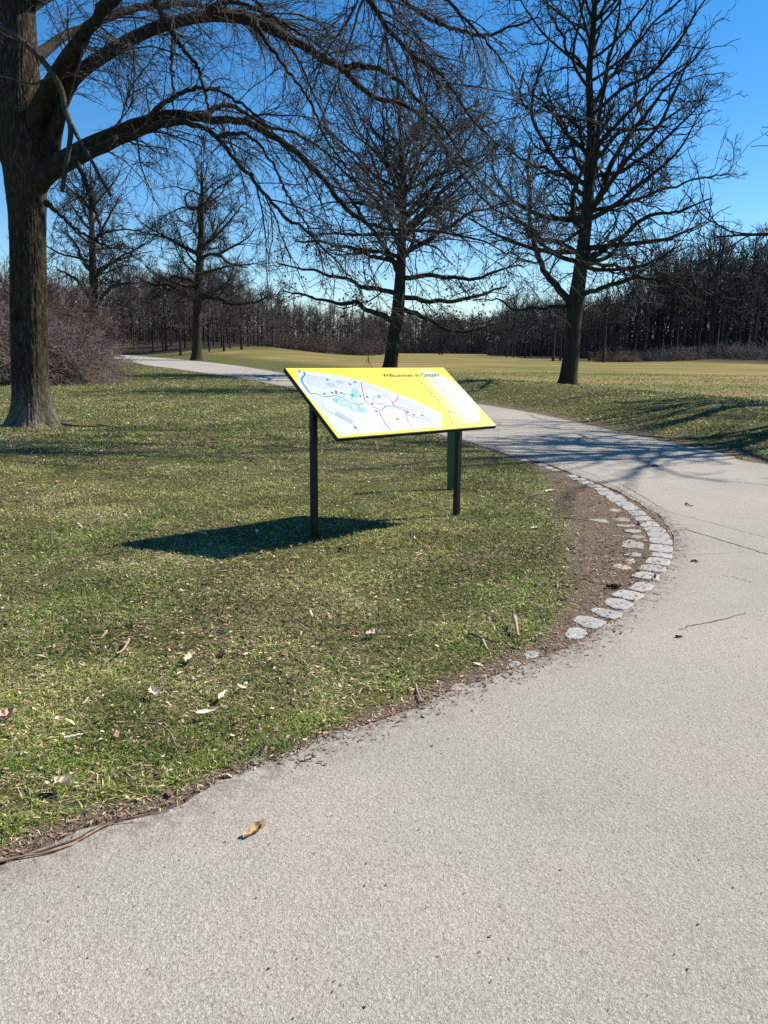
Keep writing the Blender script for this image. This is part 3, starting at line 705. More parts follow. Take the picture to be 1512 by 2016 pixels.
# tree just outside the right edge: its twigs reach into view, its shadow falls on the path
def generic_tree(name, label, loc, H, rb, seed, crown, lv, mats, sides=(12, 6), group=None, lean=(0, 0), link=True, nl=30, Lm=None, tmin=0.3, elev=(15, 12, 40), grav=0.3, extra=()):
    rng = np.random.default_rng(seed)
    K = 60; t = np.linspace(0, 1, K)
    w = np.cumsum(rng.normal(size=(K, 2)), 0) * 0.004 * H / 3
    P = np.stack([lean[0] * t * t + w[:, 0] * t, lean[1] * t * t + w[:, 1] * t, t * H - 0.06], 1)
    R = rb * (1 - t) ** 0.85 + 0.02
    T = thing(name, label, 'tree', loc, group)
    part('trunk', *trunk_mesh(P + np.array(loc), R, sides[0], 0.35, 5, seed, 0.01), mats[0], T, smooth=True)
    n = nl; ts = np.sort(rng.uniform(tmin, 0.96, n)); k = (ts * (K - 1)).astype(int)
    az = np.arange(n) * 2.4 + rng.normal(size=n) * .4; s = (ts - tmin) / (0.96 - tmin)
    el = np.radians(rng.normal(elev[0], elev[1], n) + s * elev[2])
    D = np.stack([np.cos(az) * np.cos(el), np.sin(az) * np.cos(el), np.sin(el)], 1)
    Ls = (Lm or H * 0.36) * (0.5 + 0.7 * np.sin(np.pi * np.clip(s * 0.85 + 0.18, 0, 1))) * rng.uniform(.7, 1.1, n)
    for e_, (t_, a_, el_, L_) in enumerate(extra):
        k[e_] = int(t_ * (K - 1)); a_, el_ = math.radians(a_), math.radians(el_)
        k[e_] = max(k[e_], 1); D[e_] = (math.cos(a_) * math.cos(el_), math.sin(a_) * math.cos(el_), math.sin(el_)); Ls[e_] = L_
    P1, R1 = grow(P[k] + np.array(loc), D, Ls, np.minimum(R[k] * .55, .02 + Ls * .017), np.full(n, .012), 14, rng, 0.5, grav, 0.6)
    bag = Bag(); bag.tubes(P1, R1, sides[1]); P_, R_2 = P1, R1; crown_b = Bag()
    for (dens, t0, an, lm, lmin, rr, rmin, wb, gv, K2, fl) in lv:
        P0, D, L, r0 = children(P_, R_2, dens, t0, rng, an, lm, lmin, rr, rmin, 0.5, flat=fl)
        P_, R_2 = grow(P0, D, L, r0, np.maximum(r0 * .5, rmin * .8), K2, rng, wb, gv, 0.6)
        crown_b.tubes(P_, R_2, 3)
    part('limbs', *bag.out(), mats[0], T, smooth=True)
    part('crown', *crown_b.out(), mats[1], T)
    return T
lv_near = [(1.7, 0.12, (45, 14), (0.3, 0.55), 0.6, 0.6, 0.014, 0.5, 0.35, 8, 0), (1.8, 0.1, (48, 14), (0.3, 0.6), 0.35, 0.7, 0.009, 0.55, 0.45, 6, 0), (1.6, 0.15, (45, 15), (0.35, 0.65), 0.15, 0.8, 0.007, 0.5, 0.6, 4, 0)]
generic_tree('chestnut_tree', 'bare tree past the right edge of the picture, only its bough tips in view', (12.6, 14.8, hz(12.6, 14.8)), 11.8, 0.26, 71, None, lv_near, (M_BARK, M_DTWIG), (20, 8), nl=32, Lm=4.6, tmin=0.26, extra=((.36, 178, 20, 6.5), (.5, 184, 22, 6.2), (.6, 174, 22, 6.0), (.68, 180, 26, 5.8)))
generic_tree('chestnut_tree', 'bare tree beyond the right edge, its bough shadows falling on the bank', (18.0, 19.8, hz(18, 19.8)), 14, 0.40, 72, None, lv_near[:1], (M_BARK, M_DTWIG), (16, 8), nl=20, Lm=5.0, extra=((.30, 172, 22, 8.5), (.36, 190, 28, 8.0), (.42, 178, 34, 8.0), (.5, 200, 30, 7.0), (.33, 160, 20, 7.5), (.46, 168, 40, 7.0), (.28, 182, 16, 8.5), (.38, 165, 26, 8.5), (.55, 185, 34, 7.5)))

# ------------------------------------------------------------------ trees of the far woods
lv_w = [(1.2, 0.1, (42, 14), (0.3, 0.6), 1.0, 0.65, 0.030, 0.5, 0.5, 5, 0), (1.7, 0.1, (42, 14), (0.4, 0.75), 0.8, 0.8, 0.020, 0.5, 0.5, 4, 0), (1.2, 0.1, (42, 14), (0.45, 0.8), 0.5, 0.8, 0.016, 0.5, 0.5, 3, 0)]
def copy_tree(root, loc, rot, scl, label, group):
    r = root.copy(); sc.collection.objects.link(r); r.location = loc; r.rotation_euler = (0, 0, rot); r.scale = scl
    r['label'] = label; r['group'] = group
    for ch in [o for o in root.children]:
        c_ = ch.copy(); sc.collection.objects.link(c_); c_.parent = r
    return r
rngW = np.random.default_rng(8)
SEG = [  # pixel range, depth range, count, height scale, words, group
 ('R', (1165, 1540), (126, 150), 28, (14, 21.5), 'tall bare tree at the front of the dark wood on the right', 'front trees of the right-hand wood'),
 ('R2', (1175, 1540), (152, 185), 28, (16, 24), 'tall bare tree standing back inside the dark wood on the right', 'inner trees of the right-hand wood'),
 ('RM', (985, 1210), (165, 225), 26, (13, 17.5), 'bare tree in the lower wood behind the meadow tree', 'trees of the wood behind the meadow tree'),
 ('L', (236, 560), (150, 185), 36, (11.5, 15.5), 'bare brown tree in the wood on the left rise', 'front trees of the wood on the left rise'),
 ('L2', (0, 480), (188, 230), 30, (15, 20), 'tall bare tree at the back of the wood on the left', 'back trees of the left-hand wood'),
 ('LM', (540, 735), (205, 260), 26, (10, 15.5), 'bare tree in the wood between the left rise and the middle gap', 'trees of the wood left of the middle gap'),
]
variants = []
def variant(i, mats, H, Lm, nl, tmin, lab, grp, loc):
    return generic_tree('woodland_tree', lab, loc, H, (0.15, 0.2, 0.24, 0.17)[i % 4], 300 + i, None, lv_w, mats, (8, 4), group=grp, nl=nl, Lm=Lm, tmin=tmin, elev=(32, 14, 35), grav=0.5)
for si, (nm, (u0, u1), (d0, d1), n, (h0, h1), lab, grp) in enumerate(SEG):
    vs = []
    mats = (M_WOODB, M_WOODR if nm in ('L', 'LM') else M_WOODT)
    for i in range(n):
        u = u0 + (u1 - u0) * (i + rngW.uniform(.1, .9)) / n
        Y = rngW.uniform(d0, d1)
        q = at(u, 690, Y); x = q[0]; z = hz(x, Y) - .1
        H = rngW.uniform(h0, h1)
        if nm in ('R', 'R2'): H *= 0.62 + 0.40 * smooth01((u - 1165) / 160)
        if nm == 'L': H *= 1.12 - 0.32 * smooth01((u - 420) / 140)
        if nm == 'LM': H *= 1.05 - 0.2 * smooth01((u - 640) / 90)
        if i < 4:
            vs.append((variant(si * 4 + i, mats, H, H * rngW.uniform(.22, .34), 26, rngW.uniform(.12, .34), lab, grp, (x, Y, z)), H))
        else:
            v, vh = vs[i % 4]; s = H / vh
            copy_tree(v, (x, Y, z), rngW.uniform(0, 6.28), (s * rngW.uniform(.85, 1.15), s * rngW.uniform(.85, 1.15), s), lab, grp)
# single small trees on the slope of the left rise
lv_s = [(1.5, 0.1, (42, 14), (0.3, 0.6), .8, 0.65, 0.026, 0.5, 0.4, 5, 0), (1.7, 0.1, (42, 14), (0.4, 0.7), 0.5, 0.8, 0.018, 0.5, 0.4, 4, 0)]
small = [(441, 686, 128, 8.2, 'small bare tree on the slope just right of the far oak'),
         (453, 680, 140, 7.5, 'slim bare tree close behind the small tree beside the far oak'),
         (476, 684, 130, 9.0, 'round-headed small tree, the stoutest of those on the slope'),
         (489, 680, 146, 7.5, 'small bare tree just right of the round-headed one on the slope'),
         (509, 682, 150, 7.6, 'small bare tree at mid slope, on the brow right of the round-headed one'),
         (516, 682, 156, 7.2, 'rightmost small bare tree on the brow of the left slope'),
         (355, 684, 126, 10, 'slender bare tree on the shaded lawn left of the far oak'),
         (412, 684, 132, 8.5, 'slender bare tree standing just right of the far oak trunk')]
proto = None
for i, (u, v, Y, H, lab) in enumerate(small):
    q = at(u, v, Y); loc = (q[0], Y, hz(q[0], Y) - .05)
    if i in (0, 2, 6):
        proto = (generic_tree('small_tree', lab, loc, H, 0.17 + (i == 2) * .06, 400 + i, None, lv_s, (M_WOODB, M_WOODR), (8, 4), group='small trees on the left slope', nl=22, Lm=H * .42, tmin=.25, elev=(25, 10, 40)), H)
    else:
        s = H / proto[1]; copy_tree(proto[0], loc, i * 1.9, (s, s, s), lab, 'small trees on the left slope')
# thin trees on the meadow edge behind the chestnut
for i, (u, v, Y, H, lab) in enumerate([(1089, 705, 118, 11, 'thin dark tree on the meadow just left of the big chestnut trunk'),
                                       (1103, 702, 128, 9, 'thin leaning tree touching the left side of the big chestnut trunk'),
                                       (1188, 706, 112, 12.5, 'thin straight tree on the meadow edge right of the big chestnut trunk'),
                                       (1160, 702, 132, 10, 'slender tree in shade just right of the big chestnut trunk')]):
    q = at(u, v, Y); loc = (q[0], Y, hz(q[0], Y) - .05)
    if i == 0: proto = (generic_tree('slender_tree', lab, loc, H, 0.19, 450, None, lv_s, (M_WOODB, M_WOODT), (8, 4), group='thin trees at the meadow edge', nl=22, Lm=3.2, tmin=.3), H)
    else:
        s = H / proto[1]; copy_tree(proto[0], loc, i * 1.9, (s, s, s), lab, 'thin trees at the meadow edge')

# far-off wood that reads as one mass: light tree skeletons repeated in one mesh
def skeleton(seed, H):
    rng = np.random.default_rng(seed); bag = Bag()
    P = np.zeros((1, 6, 3)); P[0, :, 2] = np.linspace(0, H * .95, 6); P[0, :, :2] = np.cumsum(rng.normal(size=(6, 2)) * .12, 0)
    R = np.linspace(rng.uniform(.09, .17), .04, 6)[None]; P[0, :, 0] += np.linspace(0, 1, 6) * rng.normal() * 1.2; bag.tubes(P, R, 4)
    P0, D, L, r0 = children(P, R, 2.2, 0.10, rng, (42, 16), (.2, .42), 1.5, .6, .04, .45)
    P1, R1 = grow(P0, D, L, r0, r0 * .5, 5, rng, .5, .5, .6); bag.tubes(P1, R1, 3)
    P0, D, L, r0 = children(P1, R1, 1.9, 0.1, rng, (42, 16), (.35, .75), .9, .7, .03, .5)
    P2, R2 = grow(P0, D, L, r0, r0 * .7, 4, rng, .5, .6, .6); bag.tubes(P2, R2, 3)
    # brushwood at the foot
    n = 170; a = rng.random((n, 2)) * 8 - 4
    P3, R3 = grow(np.column_stack([a, np.zeros(n)]), rng.normal(size=(n, 3)) * .5 + [0, 0, 1], rng.uniform(1, 5.6, n), np.full(n, .05), np.full(n, .025), 4, rng, .6, 0, .6); bag.tubes(P3, R3, 3)
    return bag.out()
sk = [skeleton(500 + i, 16) for i in range(6)]
def wood_mass(name, label, spots, mat):
    bag = Bag(); r = np.random.default_rng(len(spots))
    for (x, y, H) in spots:
        V, Fs = sk[r.integers(6)]; a = r.uniform(0, 6.28); s = H / 16; c_, s_ = math.cos(a), math.sin(a)
        W = np.column_stack([(V[:, 0] * c_ - V[:, 1] * s_) * s * r.uniform(.9, 1.3), (V[:, 0] * s_ + V[:, 1] * c_) * s, V[:, 2] * s])
        bag.add(W + [x, y, hz(x, y)], Fs[0])
    V, Fs = bag.out()
    return tag(mesh_np(name, V, Fs, mat), label, 'wood', kind='stuff')
def spots(u0, u1, d0, d1, n, h0, h1, r, hf=None):
    S = []
    for i in range(n):
        u = u0 + (u1 - u0) * (i + r.random()) / n; Y = r.uniform(d0, d1); q = at(u, 690, Y)
        S.append((q[0], Y, r.uniform(h0, h1) * (hf(u) if hf else 1)))
    return S
r_ = np.random.default_rng(4)
wood_mass('far_wood', 'long dark bare wood closing off the far end of the meadow', spots(715, 1180, 330, 410, 380, 13.5, 18.5, r_), M_WOODT)
wood_mass('right_wood_depth', 'dense dark depth of the bare wood on the right', spots(1150, 1620, 188, 240, 150, 17, 25, r_, lambda u: .6 + .42 * float(smooth01((u - 1170) / 190))) + spots(985, 1230, 226, 270, 90, 12, 17, r_), M_WOODT)
wood_mass('left_wood_depth', 'dense brown depth of the bare wood on the left', spots(-60, 560, 190, 250, 190, 12, 17, r_, lambda u: 1.05 - .3 * float(smooth01((u - 380) / 180))) + spots(520, 745, 262, 310, 100, 11, 16, r_), M_WOODR)

# low scrub in front of the woods
def shrub(name, label, loc, rx, ry, H, n, seed, mat, r=0.02, group=None, sub=3, cat='shrub', arch=-0.9):
    rng = np.random.default_rng(seed)
    a = rng.uniform(0, 6.283, n); q = np.sqrt(rng.random(n))
    P0 = np.stack([loc[0] + np.cos(a) * q * rx, loc[1] + np.sin(a) * q * ry, np.full(n, 0.0)], 1); P0[:, 2] = height(P0[:, 0], P0[:, 1]) - .05
    outw = np.stack([np.cos(a) * q, np.sin(a) * q, np.zeros(n)], 1)
    D = outw * 0.55 + rng.normal(size=(n, 3)) * .28 + [0, 0, 1.1]
    L = H * (1.25 - .35 * q ** 2) * rng.uniform(.6, 1.1, n)
    bag = Bag(); P, R = grow(P0, D, L, np.full(n, r), np.full(n, r * .45), 9, rng, .5, arch, .7)
    gz_ = height(P[:, :, 0], P[:, :, 1]); P[:, :, 2] = np.maximum(P[:, :, 2], gz_ + .02)
    bag.tubes(P, R, 3)
    P0, D, L, r0 = children(P, R, sub, 0.1, rng, (45, 20), (.15, .4), .25, .7, r * .45, .4)
    P, R = grow(P0, D, L, r0, r0 * .6, 5, rng, .6, -.3, .8); bag.tubes(P, R, 3)
    o = mesh_np(name, *bag.out(), mat, loc=(loc[0], loc[1], hz(loc[0], loc[1])))
    return tag(o, label, cat, group)
def shrub_px(u, Y, *a, **k):
    q = at(u, 690, Y); return (q[0], Y)
sh = [(1212, 118, 3.0, 2.2, 'pale beige scrub on the meadow edge right of the chestnut'), (1330, 122, 4.5, 2.4, 'low scrub at the foot of the right wood, centre of its edge'),
      (1420, 124, 5, 2.6, 'low scrub under the right wood above the shaded bank'), (1500, 120, 5, 2.6, 'brown scrub at the right end of the wood edge'), (1265, 126, 4, 2.0, 'thin scrub between the pale bush and the right wood')]
for i, (u, Y, rx, H, lab) in enumerate(sh):
    shrub('scrub', lab, (at(u, 690, Y)[0], Y), rx, 2.5, H, 260, 600 + i, M_CANE2 if i == 0 else M_CANE, 0.03, 'scrub along the edge of the right wood')
for i, (u, Y, rx, H, lab) in enumerate([(655, 190, 9, 4.2, 'rounded scrub at the foot of the wood left of the oak trunk'), (590, 178, 7, 3.6, 'dark scrub under the left slope beside the wood'), (710, 215, 6, 4.6, 'rounded bush at the tip of the wood by the middle gap')]):
    shrub('scrub', lab, (at(u, 690, Y)[0], Y), rx, 4, H, 420, 620 + i, M_WOODR, 0.045, 'scrub along the edge of the middle-left wood')
# the bramble thicket beside the trunk
bx = at(120, 700, 33)[0]
shrub('bramble_thicket', 'big rounded tangle of bare purplish brown canes beside the large trunk', (at(98, 700, 32.5)[0], 32.5), 1.3, 1.6, 2.6, 1150, 640, M_CANE, 0.014, None, 4.5, 'thicket', -1.1)
shrub('bramble_thicket', 'tangle of bare canes at the left edge of the picture, left of the large trunk', (at(-30, 700, 33.5)[0], 33.5), 2.2, 2.0, 3.4, 1300, 641, M_CANE, 0.014, None, 4.5, 'thicket', -1.0)
shrub('shrub', 'taller reddish brown bare shrub rising behind the bramble thicket', (at(40, 700, 39)[0], 39), 2.8, 1.6, 4.9, 620, 642, M_CANE2, 0.02, None, 4.0, 'shrub', -0.5)
shrub('shrub', 'low spray of thin reddish canes at the path end of the bramble thicket', (at(196, 700, 36)[0], 36), 0.6, 0.7, 1.5, 120, 643, M_CANE2, 0.011, None, 3.0, 'shrub', -0.9)

# distant slab block above the far wood
def box(bag, x0, x1, y0, y1, z0, z1):
    V = np.array([[x, y, z] for z in (z0, z1) for y in (y0, y1) for x in (x0, x1)], float)
    bag.add(V, np.array([[0, 2, 3, 1], [4, 5, 7, 6], [0, 1, 5, 4], [1, 3, 7, 5], [3, 2, 6, 7], [2, 0, 4, 6]]))
Yb = 470; xa, xb = at(852, 640, Yb)[0], at(915, 640, Yb)[0]
bt = thing('apartment_building', 'pale flat-roofed block barely showing above the far wood right of the oak', 'building', ((xa + xb) / 2, Yb, 0))
ztop = at(880, 630, Yb)[2]
g = Bag(); box(g, xa, xb, Yb, Yb + 14, 0, ztop - .6); part('wall', *g.out(), flat_mat('render_wall', (0.33, 0.31, 0.29), 0.9), bt)
g = Bag(); box(g, xa - .4, xb + .4, Yb - .4, Yb + 14.4, ztop - .597, ztop); part('roof', *g.out(), flat_mat('roof_felt', (0.12, 0.12, 0.125), 0.9), bt)
glass = flat_mat('window_glass', (0.04, 0.05, 0.06), 0.1, 0.6)
for fl in range(3):
    for c_ in range(6):
        x0 = xa + 1.2 + c_ * (xb - xa - 2) / 6; z = ztop - 2.6 - fl * 2.9
        g = Bag(); box(g, x0, x0 + 1.5, Yb - .06, Yb - .003, z, z + 1.3); part('window', *g.out(), glass, bt)
# street lamp at the far end of the meadow
q = at(993, 696, 300); lt = thing('street_lamp', 'tiny grey street lamp at the far end of the meadow before the wood', 'street lamp', (q[0], 300, 0))
g = Bag(); g.tubes(np.array([[[q[0], 300, 0], [q[0], 300, 2.5], [q[0], 300, 4.8]]]), np.array([[.09, .07, .05]]), 8); part('pole', *g.out(), flat_mat('galvanised', (.3, .31, .32), .5, .5, .5), lt)
g = Bag(); box(g, q[0] - .45, q[0] + .45, 299.8, 300.2, 4.803, 4.98); part('lamp_head', *g.out(), flat_mat('lamp_housing', (.45, .46, .47), .5), lt)

# ------------------------------------------------------------------ the information board
C3 = [np.array(v) for v in ([-.805, 6.139, 1.352], [.534, 7.341, 1.342], [1.005, 6.855, .847], [-.335, 5.653, .856])]  # TL TR BR BL
o0 = (C3[0] + C3[1] + C3[2] + C3[3]) / 4
exv = unit((C3[1] - C3[0]) + (C3[2] - C3[3])); eyv = (C3[3] - C3[0]) + (C3[2] - C3[1]); eyv = unit(eyv - (eyv @ exv) * exv)
nv = np.cross(eyv, exv) ; nv = nv if nv[2] > 0 else -nv
BW = np.linalg.norm(C3[1] - C3[0]); BH = np.linalg.norm(C3[3] - C3[0]); TH = 0.034
sgn = thing('information_board', 'slanted yellow park map board on two black posts in the lawn', 'sign', (0.05, 6.5, 0))
M_BLACK = flat_mat('black_steel', (0.004, 0.004, 0.0045), 0.5, 0.3, 0, 0.3, 30)
def plane_pt(u, v):
    r = ray(u, v); o = np.array([0, 0, HC]); t = (nv @ (C3[0] - o)) / (nv @ r); return o + r * t
def to_loc(p): d = p - o0; return np.array([d @ exv, d @ eyv])
def from_loc(a, b, n=0.0): return o0 + exv * a + eyv * b + nv * n
def slab(bag, a0, a1, b0, b1, n0, n1):
    V = np.array([from_loc(a, b_, n) for n in (n0, n1) for b_ in (b0, b1) for a in (a0, a1)])
    bag.add(V, np.array([[0, 2, 3, 1], [4, 5, 7, 6], [0, 1, 5, 4], [1, 3, 7, 5], [3, 2, 6, 7], [2, 0, 4, 6]]))
hw, hh = BW / 2, BH / 2
g = Bag(); slab(g, -hw, hw, -hh, hh, -TH, -0.002)
back = part('panel_frame', *g.out(), M_BLACK, sgn)
mb = back.modifiers.new('b', 'BEVEL'); mb.width = 0.003; mb.segments = 2
YEL = (0.60, 0.545, 0.012)
g = Bag(); slab(g, -hw + .006, hw - .006, -hh + .006, hh - .006, -0.0015, 0.0)
Vp, Fp = g.out()
panel = part('panel', Vp, Fp, M_PRINT, sgn, col=np.tile(YEL, (len(Vp), 1)))
import mathutils
from mathutils.geometry import tessellate_polygon
def A(x, y): return (540 + x / 3.287, 700 + y / 3.287)
def Cc(x, y): return (550 + x / 5.4, 710 + y / 5.4)
def Bc(x, y): return (720 + x / 5.4, 710 + y / 5.4)
class Print:
    def __init__(s): s.V = []; s.F = []; s.C = []; s.n = 0
    def add(s, V, F, c):
        V = np.asarray(V, float); hgt_ = (V - o0) @ nv; V = V - nv * (hgt_ * .82)[:, None]
        s.V.append(V); s.F.append(np.asarray(F) + s.n); s.n += len(V)
        s.C.append(np.tile(c, (len(V), 1)) if np.ndim(c) == 1 else c)
    def poly(s, pts, c, n, conv=A, sm=0):
        n = n + .00012 * len(s.V)
        L = np.array([to_loc(plane_pt(*conv(*p))) for p in pts])
        if sm: L = spline(np.vstack([L, L[:1]]), sm)[:-1]
        tri = tessellate_polygon([[Vector((a, b_, 0)) for a, b_ in L]])
        s.add(np.array([from_loc(a, b_, n) for a, b_ in L]), np.array(tri), c)
    def line(s, pts, wd, c, n, conv=A, k=40):
        L = spline(np.array([to_loc(plane_pt(*conv(*p))) for p in pts]), k); t = unit(np.gradient(L, axis=0)); m_ = np.stack([-t[:, 1], t[:, 0]], 1)
        w_ = np.interp(np.linspace(0, 1, k), np.linspace(0, 1, len(wd)), wd)[:, None] if np.ndim(wd) else wd
        a, b_ = L + m_ * w_ / 2, L - m_ * w_ / 2; V = np.array([from_loc(*q, n) for q in np.vstack([a, b_])]); i = np.arange(k - 1)
        s.add(V, np.vstack([np.stack([i, i + 1, k + i + 1], 1), np.stack([i, k + i + 1, k + i], 1)]), c)
    def rect(s, a, b_, w_, h_, c, n):
        s.add(np.array([from_loc(a, b_, n), from_loc(a + w_, b_, n), from_loc(a + w_, b_ + h_, n), from_loc(a, b_ + h_, n)]), [[0, 1, 2], [0, 2, 3]], c)
    def out(s, name, label=None):
        V = np.vstack(s.V); F = np.vstack(s.F)
        nn = np.cross(V[F[:, 1]] - V[F[:, 0]], V[F[:, 2]] - V[F[:, 0]]); fl = (nn @ nv) < 0; F[fl] = F[fl][:, ::-1]
        lz = parent_loc(panel)
        o = mesh_np(name, V - lz, F, M_PRINT, panel, col=np.vstack(s.C))
        if label: o['label'] = label
        return o
MAPC = (0.40, 0.465, 0.505); LAV = (0.335, 0.365, 0.44); LAV2 = (0.27, 0.295, 0.34)
pr = Print()
pr.poly([(140, 94), (170, 97), (290, 112), (400, 128), (560, 160), (700, 208), (900, 288), (1073, 372), (1087, 385), (1075, 425), (1082, 458), (930, 472), (600, 500), (436, 514), (415, 505), (340, 410), (230, 275), (165, 200), (150, 165), (152, 130)], MAPC, .0008)
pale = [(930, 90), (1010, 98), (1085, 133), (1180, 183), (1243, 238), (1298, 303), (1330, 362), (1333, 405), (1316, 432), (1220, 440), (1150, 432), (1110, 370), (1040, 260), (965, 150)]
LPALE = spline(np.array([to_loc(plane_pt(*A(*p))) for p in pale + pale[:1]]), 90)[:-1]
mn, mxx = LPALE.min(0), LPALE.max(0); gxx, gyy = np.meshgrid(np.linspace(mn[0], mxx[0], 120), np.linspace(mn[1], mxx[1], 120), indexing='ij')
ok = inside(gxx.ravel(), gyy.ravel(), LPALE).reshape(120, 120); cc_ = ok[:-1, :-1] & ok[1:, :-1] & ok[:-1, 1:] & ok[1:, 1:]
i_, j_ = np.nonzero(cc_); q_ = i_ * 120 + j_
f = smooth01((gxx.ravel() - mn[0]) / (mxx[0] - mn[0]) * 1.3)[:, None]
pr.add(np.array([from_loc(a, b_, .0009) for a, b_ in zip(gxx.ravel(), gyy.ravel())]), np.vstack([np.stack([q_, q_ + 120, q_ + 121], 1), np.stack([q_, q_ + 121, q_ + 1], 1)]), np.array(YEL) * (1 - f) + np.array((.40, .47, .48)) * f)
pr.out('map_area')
pr = Print()
for pts, cv, cl in [([(285, 140), (420, 165), (430, 190), (375, 215), (365, 270), (310, 255), (285, 215)], Cc, LAV), ([(430, 160), (560, 190), (700, 200), (860, 225), (880, 300), (700, 300), (430, 300), (375, 280), (380, 220)], Cc, (.35, .385, .46)),
                    ([(885, 230), (1000, 262), (1130, 320), (1170, 345), (1120, 350), (1000, 320), (900, 300)], Cc, (.35, .385, .46)), ([(790, 262), (850, 285), (960, 330), (1073, 373), (1085, 386), (1074, 425), (1078, 440), (1020, 420), (960, 380), (880, 340), (800, 310), (775, 300)], A, LAV),
                    ([(655, 420), (715, 424), (780, 440), (820, 470), (760, 480), (690, 482), (672, 460)], A, (.37, .40, .45)), ([(590, 545), (622, 540), (700, 585), (785, 632), (785, 655), (750, 665), (680, 625), (598, 578)], Cc, LAV2),
                    ([(590, 215), (640, 205), (680, 220), (675, 250), (620, 240)], Cc, LAV2), ([(490, 240), (560, 235), (605, 260), (590, 278), (520, 272)], Cc, LAV2)]:
    pr.poly(pts, cl, .0016, cv)
pr.out('map_blocks')
pr = Print(); TEAL = (.17, .36, .35)
pr.poly([(768, 302), (810, 300), (842, 318), (846, 345), (835, 365), (842, 385), (800, 402), (770, 398), (748, 380), (760, 345)], TEAL, .0022, Cc, 40)
pr.line([(690, 395), (680, 370), (690, 355), (720, 358), (755, 365)], [.012, .02, .02, .02, .02], TEAL, .0024, Cc)
pr.line([(760, 398), (785, 425), (815, 445), (825, 465)], .016, TEAL, .0026, Cc)
pr.line([(700, 425), (665, 432), (630, 405), (590, 415), (592, 428), (640, 450), (690, 475), (745, 465), (765, 480), (755, 505), (790, 520), (840, 530), (880, 525), (915, 515)], [.016, .02, .03, .046, .04, .024, .024, .02, .022, .022, .022, .03, .06, .05], TEAL, .0028, Cc, 90)
pr.line([(860, 520), (840, 490), (850, 478)], .03, TEAL, .0030, Cc)
pr.out('map_lake')
pr = Print(); RED = (.36, .035, .06); DR = (.22, .07, .12); BL = (.02, .12, .36); DT = (.07, .14, .19); YL = (.50, .45, .10)
ln = [([(563, 168), (570, 215), (580, 265), (595, 300), (640, 330), (678, 352), (687, 385), (720, 440), (757, 484)], .0085, RED), ([(795, 250), (801, 270), (785, 292), (765, 305), (775, 325), (820, 345), (850, 362), (855, 395), (870, 430), (900, 473)], .007, RED),
      ([(765, 305), (745, 275), (712, 258), (670, 258), (640, 275), (650, 300), (682, 317), (702, 310), (725, 325), (768, 327)], .006, DR), ([(193, 103), (196, 125), (178, 148), (180, 170), (205, 208), (228, 240)], .014, BL),
      ([(228, 240), (250, 247), (270, 245), (300, 260), (345, 265), (380, 260), (410, 262), (450, 280), (500, 305), (545, 318), (580, 308)], .008, DT), ([(695, 356), (722, 326)], .010, (.03, .20, .30)),
      ([(722, 326), (765, 327), (820, 345), (850, 356), (865, 382), (905, 396), (950, 405), (985, 415), (1015, 432)], .008, (.10, .11, .26)), ([(765, 305), (800, 330), (850, 340), (900, 362), (950, 388), (985, 400), (1020, 422)], .005, DR),
      ([(460, 165), (458, 185), (470, 205), (477, 222), (450, 232), (425, 236), (414, 252)], .006, YL), ([(327, 270), (328, 295), (350, 320), (380, 335), (430, 362), (500, 388), (528, 412)], .006, YL), ([(528, 412), (545, 400), (600, 402), (700, 412), (770, 411)], .006, YL),
      ([(230, 245), (255, 275), (300, 300), (330, 340), (420, 400), (500, 440), (560, 500)], .003, LAV2), ([(310, 290), (320, 350), (400, 385), (520, 450), (545, 500)], .003, LAV2)]
for i, (pts, wd, cl) in enumerate(ln): pr.line(pts, wd * 1.15, cl, .0032 + .0002 * i)
pr.out('map_routes')
pr = Print(); GR = (.06, .065, .08)
for (x, y) in [(163, 103), (345, 157), (490, 185), (522, 170), (325, 247), (375, 240), (400, 232), (402, 245), (434, 242), (558, 262), (603, 268), (635, 312), (661, 360), (680, 267), (866, 364), (903, 383), (960, 388), (798, 411), (525, 467), (508, 257)]:
    L0 = to_loc(plane_pt(*A(x, y))); pr.rect(L0[0] - .012, L0[1] - .012, .010, .024, GR, .0064); pr.rect(L0[0] + .002, L0[1] - .012, .008, .024, GR, .0064); pr.rect(L0[0] - .008, L0[1] - .003, .016, .005, GR, .0066)
pr.out('map_markers')
# unreadable small print: rows of short strokes
pr = Print(); rr = np.random.default_rng(6)
def strokes(u0, v0, u1, v1, h, c, n=.002, conv=A):
    a = to_loc(plane_pt(*conv(u0, v0))); b_ = to_loc(plane_pt(*conv(u1, v1))); x = a[0]
    while x < b_[0]:
        w_ = rr.uniform(.006, .026); y = a[1] + (b_[1] - a[1]) * (x - a[0]) / max(b_[0] - a[0], 1e-3)
        pr.rect(x, y - h / 2, min(w_, b_[0] - x), h, c, n); x += w_ + .0045
GT = (.22, .20, .05); GT2 = (.16, .19, .19)
for (x0, y0, x1, y1) in [(260, 216, 515, 214), (280, 228, 410, 226), (300, 252, 470, 250), (312, 263, 530, 264), (325, 281, 440, 279), (340, 300, 562, 298), (365, 320, 600, 318), (372, 331, 560, 329), (380, 341, 415, 340)]:
    strokes(x0, y0, x1, y1, .0055, GT, conv=Bc)
for i, (x, y) in enumerate([(565, 212), (597, 242), (622, 268), (650, 295), (675, 322), (702, 350), (730, 380), (760, 410), (787, 437)]):
    L0 = to_loc(plane_pt(*Bc(x, y))); pr.rect(L0[0] - .008, L0[1] - .009, .017, .018, GR, .002); strokes(x + 28, y, x + 28 + rr.uniform(40, 85), y - 1, .006, GT, conv=Bc)
